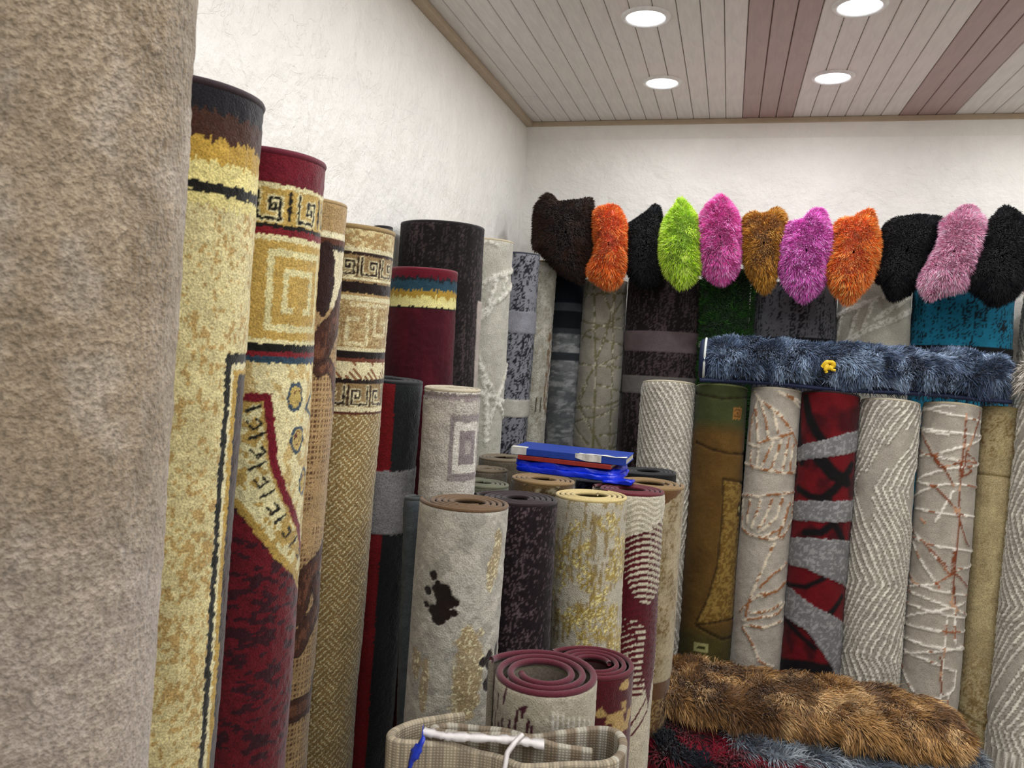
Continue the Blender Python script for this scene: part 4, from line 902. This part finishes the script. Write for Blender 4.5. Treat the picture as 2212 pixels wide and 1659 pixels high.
pillow('hot pink fluffy pillow standing on its corner, right of the lime green one', Z4([(1215, 100), (1250, 125), (1285, 160), (1310, 200), (1328, 250), (1338, 310), (1338, 380), (1334, 450), (1322, 520), (1290, 590), (1260, 612), (1215, 624), (1170, 600), (1140, 580), (1118, 540), (1110, 490), (1104, 420), (1100, 340), (1100, 260), (1120, 200), (1155, 150)]), PY - .03, 'f25ab8', 'b02c80', .085, c2='ffaee0', p2=.3, seed=5)
pillow('mustard brown fluffy pillow with two corners up like ears', Z5([(20, 240), (50, 210), (80, 200), (105, 222), (150, 215), (185, 195), (215, 182), (245, 205), (262, 250), (262, 310), (250, 370), (240, 430), (225, 500), (205, 560), (180, 630), (150, 674), (115, 660), (88, 630), (60, 580), (30, 520), (12, 460), (4, 400), (2, 330), (5, 280)]), PY - .01, 'b87a18', '74490a', .08, c2='e0ac48', p2=.3, seed=6)
pillow('magenta pink fluffy pillow with one corner raised, right of the mustard one', Z5([(250, 295), (275, 268), (300, 258), (340, 258), (370, 250), (400, 210), (430, 182), (480, 182), (490, 220), (500, 260), (525, 300), (540, 350), (540, 420), (525, 480), (505, 540), (490, 590), (470, 630), (430, 680), (390, 710), (355, 730), (320, 700), (290, 670), (260, 630), (238, 595), (222, 540), (220, 480), (222, 400), (235, 340)]), PY - .02, 'ec62cc', 'a02f86', .085, c2='ffb0ec', p2=.35, seed=7)
pillow('orange fluffy pillow with a sharp raised corner, right of the magenta one', Z5([(545, 280), (570, 255), (600, 235), (650, 245), (700, 210), (758, 176), (768, 220), (775, 270), (795, 320), (805, 380), (800, 430), (792, 490), (778, 545), (755, 600), (720, 650), (680, 682), (650, 715), (615, 748), (585, 715), (560, 690), (530, 650), (505, 615), (488, 565), (498, 500), (520, 450), (530, 400), (535, 340)]), PY - .02, 'ff7a1c', 'd2500a', .085, c2='ffb264', p2=.35, seed=8)
pillow('large black fluffy pillow with a rounded top, right of the second orange one', Z5([(830, 280), (860, 255), (900, 235), (980, 225), (1050, 218), (1110, 225), (1168, 233), (1168, 300), (1150, 360), (1130, 420), (1100, 480), (1070, 540), (1040, 600), (1020, 640), (990, 670), (950, 695), (915, 712), (880, 730), (855, 705), (842, 680), (825, 640), (775, 605), (780, 540), (790, 480), (800, 420), (806, 350)]), PY + .03, '0c0e14', '05060a', .085, lo=.4, hi=1.1, gloss=False, L=.012, seed=9)
pk = pillow('pale pink fluffy pillow leaning between two black pillows', Z5([(1165, 262), (1200, 230), (1240, 205), (1275, 180), (1300, 160), (1345, 162), (1360, 185), (1372, 212), (1400, 240), (1426, 272), (1420, 320), (1408, 370), (1392, 430), (1370, 490), (1350, 550), (1330, 590), (1300, 652), (1250, 665), (1190, 672), (1140, 690), (1088, 718), (1060, 680), (1028, 632), (1045, 580), (1070, 530), (1100, 470), (1140, 410), (1155, 370), (1160, 330)]), PY - .03, 'f5a5c6', 'c07896', .085, c2='ffdcec', p2=.35, seed=10)
bk = pillow('black fluffy pillow at the right picture edge with a central seam and a pointed top', Z5([(1430, 270), (1455, 240), (1480, 220), (1505, 190), (1530, 165), (1560, 180), (1600, 205), (1640, 250), (1670, 300), (1690, 380), (1690, 500), (1660, 570), (1640, 610), (1600, 680), (1550, 720), (1500, 742), (1450, 752), (1410, 720), (1370, 680), (1305, 652), (1325, 590), (1350, 520), (1375, 450), (1400, 380), (1415, 320)]), PY - .02, '0f1016', '06070a', .085, lo=.4, hi=1.3, gloss=False, L=.015, seed=12)
pillow('dusky pink fluffy pillow almost hidden at the right picture edge', Z5([(1640, 480), (1700, 440), (1800, 450), (1850, 560), (1820, 680), (1740, 740), (1660, 690), (1630, 620)]), PY + .03, 'c98a9c', '7c4a5c', .08, c2='e0b4c2', p2=.3, n=2500, seed=13)

# shag rugs --------------------------------------------------------------------
def slab(name, label, cat, group, A, B, D, Hh, tilt, basecol, n, L, w, colfn, flow=(0, -.3, -.4), mat=None, ex=3.0, seed=0, rgh=.012, endp=8, clump=14, cl=.8, lay=.7, keepfn=None, parts=None):
    """long soft body from A to B (axis through its middle), depth D, height Hh"""
    A = np.array(A, float); B = np.array(B, float); ax = B - A; Ln = np.linalg.norm(ax); ax /= Ln
    side = np.cross([0, 0, 1.0], ax); side /= np.linalg.norm(side); up = np.cross(ax, side)
    root = empty(name, tuple((A + B) / 2 - np.array([0, 0, Hh / 2]))); tag(root, label, cat, group); org = np.array(root.location)
    nu, nv = 60, 40; u = np.sin(np.linspace(-math.pi / 2, math.pi / 2, nu)); v = np.linspace(0, 2 * math.pi, nv, endpoint=False)
    sc = np.maximum(1 - np.abs(u) ** endp, 0) ** (1 / 3.0)
    cs, sn = np.cos(v), np.sin(v); cx_ = np.sign(cs) * np.abs(cs) ** (2 / ex) * D / 2; cz_ = np.sign(sn) * np.abs(sn) ** (2 / ex) * Hh / 2
    V = ((A + B) / 2)[None, None] + (u * Ln / 2)[:, None, None] * ax + (sc[:, None] * cx_[None])[..., None] * side + (sc[:, None] * cz_[None])[..., None] * up
    nn_ = (fbm(V[..., 0] * 14 + seed, V[..., 2] * 14 + V[..., 1] * 10, 5, 2) - .5)[..., None]
    V = V + nn_ * rgh * 2 * np.array([0.2, -.6, .8]); V = V - org; F = grid_faces(nu, nv, wrap=True); vv = V.reshape(-1, 3)
    f = F[(nu // 2) * nv + 3]; q = np.cross(vv[f[1]] - vv[f[0]], vv[f[2]] - vv[f[0]])
    if q.dot(vv[f].mean(0) - ((A + B) / 2 - org)) < 0: F = F[:, ::-1]
    fl = np.array(flow, float)
    keep = keepfn or (lambda m, nn: np.where((nn[:, 1] < .5) & (nn[:, 2] > -.6), 1., .05))
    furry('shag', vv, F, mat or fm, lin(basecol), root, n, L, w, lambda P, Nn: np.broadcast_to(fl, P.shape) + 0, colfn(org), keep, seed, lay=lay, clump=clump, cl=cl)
    return root
def patchy(c1, c2, c3, sc=9, lo=.65, hi=1.3, thr=.5):
    a, b_, c = lin(c1), lin(c2), lin(c3)
    def mk(org):
        def f(P, r):
            W_ = P + org; n = fbm(W_[:, 0] * sc, W_[:, 2] * sc + W_[:, 1] * sc, 4, 3)[:, None]; m = sm(thr - .08, thr + .08, n); n2 = sm(.55, .68, fbm(W_[:, 0] * sc * 1.7 + 9, W_[:, 1] * sc * 1.7 + W_[:, 2] * sc, 8, 2)[:, None])
            return np.clip((a * (1 - m) + b_ * m) * (1 - n2) + c * n2, 0, 1) * (lo + (hi - lo) * r.rand(len(P)))[:, None]
        return f
    return mk
# rolled blue shag lying on the front row
bl = slab('shag_rug', 'rolled steel blue shag rug with navy edging lying across the front row of rolls', 'shag rug', None, (-.065, 2.80, 1.662), (.85, 2.80, 1.660), .15, .135, 0, '26334a', 34000, .028, .0030, patchy('53657f', '35455f', '8496ae', 12, .6, 1.45), flow=(.25, -.3, -.25), ex=2.1, seed=21, endp=30, clump=22)
V, F = tube([(-.085, 2.80, 1.655), (-.062, 2.80, 1.657)], .0795, 40)
nv_ = plain('navy_binding', '121c3a', .6, .3, 200, .15); cr = plain('cream_cord', 'c9cdc8', .6, .3, 300, .1)
org = np.array(bl.location)
def rel(V): return np.asarray(V) - org
V, F = ring_prof([(0.02, 0.0), (.066, 0.0), (.0745, .004), (.0765, .012), (.0765, .05)], 48)
Vr = np.stack([V[:, 2] - .098, V[:, 0] + 2.80, V[:, 1] * .95 + 1.660], 1); mesh_np('edge_cap', rel(Vr), F[:, ::-1], nv_, parent=bl)
an = np.linspace(0, 2 * math.pi, 48, endpoint=False)
V, F = tube(np.stack([np.full(48, -.079), 2.80 + .077 * np.cos(an), 1.660 + .074 * np.sin(an)], 1), .0042, 8, closed=True); mesh_np('edge_cord', rel(V), F, cr, parent=bl)
xs = np.linspace(-.09, .86, 50); V, F = tube(np.stack([xs, 2.735 + .004 * np.sin(xs * 20), 1.592 + .003 * np.sin(xs * 13)], 1), np.full(50, .0075), 10); mesh_np('loose_edge', rel(V), F, nv_, parent=bl)
# yellow knotted cord
kn = atY(1790, 790, 2.70); yk = plain('yellow_cord', 'd7b21c', .5, .4, 200, .2, .5); kr = empty('knotted_cord', tuple(kn)); tag(kr, 'yellow knotted cord on top of the blue shag roll', 'cord')
for q, (cc, rr) in enumerate((([(-.018, 0, -.006), (-.006, -.006, .012), (.010, -.004, .012), (.016, .004, 0), (.004, -.010, -.008), (-.010, -.008, -.004)], .0075), ([(0, -.01, 0), (.010, -.012, -.012), (.020, -.010, -.014)], .005), ([(-.004, -.01, .004), (-.010, -.014, -.014), (-.006, -.012, -.022)], .006))):
    p = np.array(cc); u = np.linspace(0, len(p) - 1, 24); P_ = np.stack([np.interp(u, range(len(p)), p[:, k]) for k in range(3)], 1)
    V, F = tube(P_, rr * (1 + .2 * np.sin(u * 3)), 8); mesh_np('knot' if q == 0 else 'cord_end', V, F, yk, parent=kr)
# cream shag at the right edge
slab('shag_rug', 'white long-haired shag rug peeking in at the right edge beside the blue one', 'shag rug', None, (.885, 2.74, 1.67), (1.25, 2.74, 1.67), .15, .14, 0, '8e8678', 5000, .04, .003, patchy('c4bcb0', 'd6d0c6', 'aca294', 12), ex=2.1, seed=23, endp=4)
# folded shag stack
sg = 'folded shag rugs stacked in the lower right corner'
slab('shag_rug', 'folded golden brown mottled shag rug on top of the stack', 'shag rug', sg, (-.14, 2.305, .690), (.685, 2.340, .690), .29, .085, 0, '7a5830', 56000, .034, .0030, patchy('a87f4a', '714e29', 'cba672', 11, .6, 1.4), flow=(.45, -.6, -.35), ex=2.6, seed=31, endp=9, clump=16)
slab('shag_rug', 'folded silver grey shag rug under the golden brown one', 'shag rug', sg, (.07, 2.28, .612), (.735, 2.315, .608), .32, .065, 0, '59626c', 15000, .036, .0028, patchy('808b96', 'a2abb3', '525c68', 14, .6, 1.35), flow=(.4, -.6, -.5), ex=3, seed=32, endp=12)
def redblack(org):
    r_, k_ = lin('7c1226'), lin('161b24')
    def f(P, r):
        W_ = P + org; s = (W_[:, 2] - .615) + .20 * (W_[:, 0] + .12) + (fbm(W_[:, 0] * 20, W_[:, 2] * 20, 3) - .5) * .02
        m = ((s > -.014) & (s < .012)) | (s < -.075); o = np.where(m[:, None], k_, r_)
        return o * (.55 + .9 * r.rand(len(P)))[:, None]
    return f
slab('shag_rug', 'folded dark red shag rug with black stripes low in the stack', 'shag rug', sg, (-.15, 2.23, .545), (.60, 2.29, .525), .36, .16, 0, '22070d', 22000, .032, .0028, redblack, flow=(.6, -.5, -.3), ex=3, seed=33, endp=12, mat=fmk)
slab('shag_rug', 'folded charcoal shag rug at the bottom of the stack', 'shag rug', sg, (-.15, 2.22, .385), (.64, 2.28, .375), .38, .13, 0, '0e1216', 9000, .03, .003, patchy('1c242c', '10151a', '39434c', 14), flow=(.4, -.6, -.5), ex=3, seed=34, endp=12, mat=fmk)
# low bench carrying the stack (below the frame)
wd = plain('bench_wood', '6b4a2c', .6, .3, 20, .3, .3, stretch=(1, 8, 8)); bn = empty('low_bench', (.24, 2.26, 0)); tag(bn, 'low wooden bench carrying the folded shag rugs', 'bench')
box('bench_top', -.42, .42, -.19, .19, .27, .305, wd, bn, .004)
for sx in (-.38, .38):
    for sy in (-.15, .15): box('leg', sx - .025, sx + .025, sy - .025, sy + .025, 0, .27, wd, bn, .003)

# grass blades and white strap on the green roll ----------------------------------
Rg = ROLLS['grass']
th = np.linspace(-2.2, 2.2, 60); zz = np.linspace(0, Rg.L - .002, 60); TH, ZZ = np.meshgrid(th, zz)
Vg = Rg.P(TH, ZZ, np.full(TH.shape, Rg.r + .004)); Fg = grid_faces(60, 60); vv = Vg.reshape(-1, 3)
f = Fg[1800]; q = np.cross(vv[f[1]] - vv[f[0]], vv[f[2]] - vv[f[0]])
if q.dot(Rg.n) < 0: Fg = Fg[:, ::-1]
kp = lambda m, nn: np.where((m[:, 2] > 1.3) & (nn @ Rg.n > -.3), 1., .02)
P, Nn = sample(vv, Fg, 15000, 5, kp)
SV, q4, t3, C = strands(P, Nn, .020, .0022, np.broadcast_to([0, -.2, .8], P.shape) + 0, tone('1f4d15', .4, 1.5, '47782c', .15), clump=40, cl=.6, droop=.2, seed=6)
go = mesh_np('grass_blades', SV, [q4, t3], fmk, C, parent=gr); go['kind'] = 'stuff'
hs = Rg.hy(744); an = np.linspace(0, 2 * math.pi, 64, endpoint=False)
sv = [Rg.P(an, np.full(64, Rg.L - hs + dz), np.full(64, Rg.r + rr)) for dz, rr in ((-.013, .010), (-.012, .017), (.012, .017), (.013, .010))]
mesh_np('strap', np.array(sv).reshape(-1, 3), grid_faces(4, 64, wrap=True)[:, ::-1], plain('white_strap', 'c6c9c8', .5, .4, 150, .08), parent=gr)
# dark flap hanging over the right side of the tall dark brown roll is part of it
# ------------------------------------------------------------------ account books and package
bp_ = plain('blue_plastic', '0b2fd0', .22, .6, 26, .25, .8, .006); bb = plain('blue_cover', '1a3a92', .45, .4, 90, .12, .2); rc = plain('red_cover', '8f2a22', .45, .4, 120, .12, .3); pg = plain('paper_pages', 'b9b6ac', .8, .2, 300, .2, .6, stretch=(1, 1, 12)); tp = plain('torn_paper', 'c9c7bf', .8, .2, 60, .15, .4)
BX, BY, BZ, BR = -.395, 2.115, 1.329, math.radians(-3)
pkg = empty('plastic_package', (BX, BY, BZ)); pkg.rotation_euler = (0, 0, BR); tag(pkg, 'shiny blue folded plastic package under the red account book', 'package')
def soft_block(name, x0, x1, y0, y1, z0, z1, amp, sc, mat, parent, nx=50, ny=22, nz=9, seed=0):
    a = np.linspace(0, 2 * math.pi, 2 * (ny + nz), endpoint=False)
    c, s = np.cos(a), np.sin(a); cy_ = np.sign(c) * np.abs(c) ** .28; cz_ = np.sign(s) * np.abs(s) ** .28
    u = np.linspace(-1, 1, nx); e = (1 - np.abs(u) ** 24) ** .4
    X = np.repeat(u[:, None] * (x1 - x0) / 2 + (x0 + x1) / 2, len(a), 1); Y = (y0 + y1) / 2 + e[:, None] * cy_[None] * (y1 - y0) / 2; Z = (z0 + z1) / 2 + e[:, None] * cz_[None] * (z1 - z0) / 2
    nz_ = (fbm(X * sc + seed, Y * sc + Z * sc * 3, 4, 3) - .5) * amp; Y = Y + nz_ * np.sign(cy_)[None] * .6; Z = Z + nz_ * (Z > (z0 + z1) / 2)
    X = X + (fbm(Y * sc, Z * sc * 4, 6, 2) - .5) * amp * np.abs(u[:, None]) ** 6
    return mesh_np(name, np.stack([X, Y, Z], -1).reshape(-1, 3), grid_faces(nx, len(a), wrap=True), mat, parent=parent)
soft_block('folded_sheet', -.150, .150, -.088, .088, 0, .017, .014, 22, bp_, pkg, seed=1)
soft_block('folded_sheet', -.156, .145, -.080, .086, .015, .032, .016, 20, bp_, pkg, seed=5)
soft_block('loose_corner', .10, .185, -.100, -.03, -.001, .010, .016, 30, bp_, pkg, 20, 12, 5, seed=7)
def book(name, label, cat, x0, x1, y0, y1, z, hgt, cover, rot, cv=.0025):
    r = empty(name, (BX, BY, BZ + z)); r.rotation_euler = (0, 0, rot); tag(r, label, cat)
    box('pages', x0 + .004, x1 - .002, y0 + .005, y1 - .003, cv, hgt - cv, pg, r)
    box('front_cover', x0, x1, y0, y1, hgt - cv, hgt, cover, r, .0008); box('back_cover', x0, x1, y0, y1, 0, cv, cover, r, .0008)
    box('spine', x0, x1, y0 - .001, y0 + .003, 0, hgt, cover, r, .0012); return r
b1_ = book('account_book', 'thin red account book between the blue package and the blue file', 'book', -.140, .122, -.085, .070, .034, .012, rc, BR)
b2_ = book('box_file', 'blue box file with torn white paper on its spine, topmost on the pile', 'file', -.160, .158, -.080, .055, .047, .019, bb, BR + .02)
V = [(x, -.0835 - .002 * math.sin(k * 1.3), z) for k, x in enumerate(np.linspace(.020, .092, 12)) for z in ((.002 + .007 * max(0, (4 - k)) / 4, .0212))]
F = [(2 * k, 2 * k + 2, 2 * k + 3, 2 * k + 1) for k in range(11)]; mesh_py('torn_label', V, F, tp, b2_)
V = [(x, y, .0208 + .001 * math.sin(x * 90)) for x in np.linspace(.03, .158, 10) for y in (-.083, -.066 + .008 * math.sin(x * 130))]; mesh_py('torn_label', V, [(2 * k, 2 * k + 2, 2 * k + 3, 2 * k + 1) for k in range(9)], tp, b2_)
box('end_label', -.1615, -.118, -.0825, -.079, .001, .0205, tp, b2_); box('end_label', -.1615, -.118, -.0825, -.060, .0195, .0212, tp, b2_)

# ------------------------------------------------------------------ folded striped mat in the foreground
m, nt, bs = nmat('woven_stripes'); Lk = nt.links.new
at = N(nt, 'ShaderNodeAttribute', attribute_name='Col'); uv = N(nt, 'ShaderNodeAttribute', attribute_name='warp')
w1 = N(nt, 'ShaderNodeTexWave', i_Scale=62.0, i_Distortion=0.4); w1.bands_direction = 'X'; w2 = N(nt, 'ShaderNodeTexWave', i_Scale=75.0, i_Distortion=0.4); w2.bands_direction = 'Y'
Lk(uv.outputs['Vector'], w1.inputs[0]); Lk(uv.outputs['Vector'], w2.inputs[0])
mm = N(nt, 'ShaderNodeMath', operation='MULTIPLY'); Lk(w1.outputs['Fac'], mm.inputs[0]); Lk(w2.outputs['Fac'], mm.inputs[1])
mu = N(nt, 'ShaderNodeMix', data_type='RGBA', blend_type='MULTIPLY'); mu.inputs[0].default_value = 1; Lk(at.outputs['Color'], mu.inputs[6]); Lk(ramp(nt, mm.outputs[0], [(0, .62), (.6, 1.12)]), mu.inputs[7]); Lk(mu.outputs[2], bs.inputs['Base Color']); bs.inputs['Roughness'].default_value = .85
bpn = N(nt, 'ShaderNodeBump', i_Strength=.5, i_Distance=.001); Lk(mm.outputs[0], bpn.inputs['Height']); Lk(bpn.outputs[0], bs.inputs['Normal'])
path = np.array([(-.150, 1.100), (-.20, 1.088), (-.26, 1.078), (-.33, 1.072), (-.375, 1.064), (-.395, 1.072), (-.385, 1.092), (-.34, 1.112), (-.29, 1.116), (-.25, 1.108), (-.20, 1.130), (-.155, 1.155), (-.125, 1.158), (-.108, 1.135), (-.106, 1.10), (-.118, 1.070), (-.16, 1.052), (-.20, 1.040), (-.238, 1.026), (-.26, 1.036), (-.285, 1.046), (-.33, 1.040), (-.38, 1.022), (-.415, 1.004), (-.436, 1.008), (-.440, 1.035), (-.428, 1.062), (-.40, 1.090), (-.36, 1.124)])
u = np.arange(len(path)); uu = np.linspace(0, len(path) - 1, 420); px_ = np.stack([np.interp(uu, u, path[:, k]) for k in (0, 1)], 1)
for _ in range(60): px_[1:-1] = .5 * px_[1:-1] + .25 * (px_[2:] + px_[:-2])
T_ = np.gradient(px_, axis=0); T_ /= np.linalg.norm(T_, axis=1)[:, None]; Nn_ = np.stack([-T_[:, 1], T_[:, 0]], 1); arc = np.concatenate([[0], np.cumsum(np.linalg.norm(np.diff(px_, axis=0), axis=1))])
tk = .006; prof = [(-tk, 0), (-tk, .5), (-tk, .95)] + [(-tk * math.cos(k), -9 - 0) for k in ()]
ztop = 1.098 + .006 * np.sin(arc * 14) + .006 * (vn(arc * 22, arc * 0, 3) - .5)
pr = [(-tk, -1.098), (-tk, -.5), (-tk, -.12), (-tk * 1.1, -.05), (-tk * 1.1, -.015)] + [(-tk * 1.1 * math.cos(k), .004 * math.sin(k)) for k in np.linspace(0, math.pi, 9)] + [(tk * 1.1, -.015), (tk * 1.1, -.05), (tk, -.12), (tk, -.5), (tk, -1.098)]
V = []; CC = []; WU = []
stripe = (np.sin(arc * 2 * math.pi / .034) > .1) & (arc < .62); fine = vn(arc * 260, arc * 0 + 1, 2)
cst = np.where(stripe[:, None], lin('a9a292'), lin('7f705c')); cst = np.where((arc > .62)[:, None], lin('a3967f') * (.8 + .35 * (fine > .5))[:, None], cst * (.8 + .4 * fine)[:, None])
for off, dz in pr:
    z = np.where(dz <= -1.0, 0.0, ztop + dz); V.append(np.stack([px_[:, 0] + Nn_[:, 0] * off, px_[:, 1] + Nn_[:, 1] * off, z], 1)); CC.append(cst); WU.append(np.stack([arc, z + off * 3, z * 0], 1))
V = np.array(V).reshape(-1, 3); CC = np.array(CC).reshape(-1, 3); WU = np.array(WU).reshape(-1, 3)
mo = np.array([-.27, 1.06, 0]); mt = mesh_np('folded_mat', V - mo, grid_faces(len(pr), len(px_)), m, CC, loc=tuple(mo))
av = mt.data.attributes.new('warp', 'FLOAT_VECTOR', 'POINT'); av.data.foreach_set('vector', WU.astype(np.float32).ravel())
tag(mt, 'folded beige striped woven mat standing on end in the foreground', 'mat')
def ribbon(pts, wd, axis, amp=.0, seed=0, n=60, jag=0):
    p = np.array(pts, float); k = np.arange(len(p)); uu = np.linspace(0, len(p) - 1, n); P_ = np.stack([np.interp(uu, k, p[:, i]) for i in range(3)], 1)
    for _ in range(3): P_[1:-1] = .5 * P_[1:-1] + .25 * (P_[2:] + P_[:-2])
    T = np.gradient(P_, axis=0); T /= np.linalg.norm(T, axis=1)[:, None]; S = np.cross(T, np.array(axis, float)); S /= np.linalg.norm(S, axis=1)[:, None]
    w = wd * (1 + amp * (vn(uu * 3 + seed, uu * 0, 5) - .5) * 2)[:, None]; up = np.cross(S, T)
    j1 = jag * (vn(uu * 9, uu * 0 + seed, 7) - .5)[:, None]
    rows = [P_ - S * (w / 2 + j1), P_ + up * w * .12, P_ + S * (w / 2 + j1), P_ - up * .0012]
    return np.array(rows).reshape(-1, 3), np.concatenate([grid_faces(4, n), np.stack([3 * n + np.arange(n - 1), 3 * n + np.arange(1, n), np.arange(1, n), np.arange(n - 1)], -1)])
ws = plain('white_tie', 'cfc9c6', .6, .3, 60, .12, .6); bs_ = plain('blue_ribbon', '1034b8', .3, .5, 60, .3, .8, .004)
def tie(name, label, pts, wd, axis, mat, **k):
    V, F = ribbon(pts, wd, axis, **k); o = np.array(pts[-1]); return tag(mesh_np(name, V - o, F, mat, loc=tuple(o)), label, 'strap')
g = lambda x, y, z: tuple(atZ(x, y, z))
tie('white_strap', 'frayed white cloth strip stretched across the top of the folded mat', [g(914, 1580, 1.112), g(960, 1590, 1.112), g(1040, 1594, 1.114), g(1110, 1598, 1.112), g(1175, 1608, 1.106)], .016, (0, -.4, 1), ws, amp=.12, jag=.004)
f0 = g(1130, 1586, 1.116)
tie('white_strap', 'narrow white plastic strap running down the front of the folded mat', [f0, g(1112, 1604, 1.115), g(1095, 1628, 1.104), (-.262, 1.020, 1.085), (-.268, 1.018, 1.0), (-.272, 1.018, .85)], .008, (0, -1, .3), ws)
tie('blue_ribbon', 'crumpled bright blue plastic ribbon tied round the left end of the mat', [g(913, 1572, 1.10), g(912, 1592, 1.116), g(910, 1606, 1.112), (-.395, .998, 1.085), (-.398, .996, 1.05), (-.405, .994, 1.03), (-.41, .992, .96)], .011, (-.3, -1, .4), bs_, amp=.6, seed=4, jag=.004)
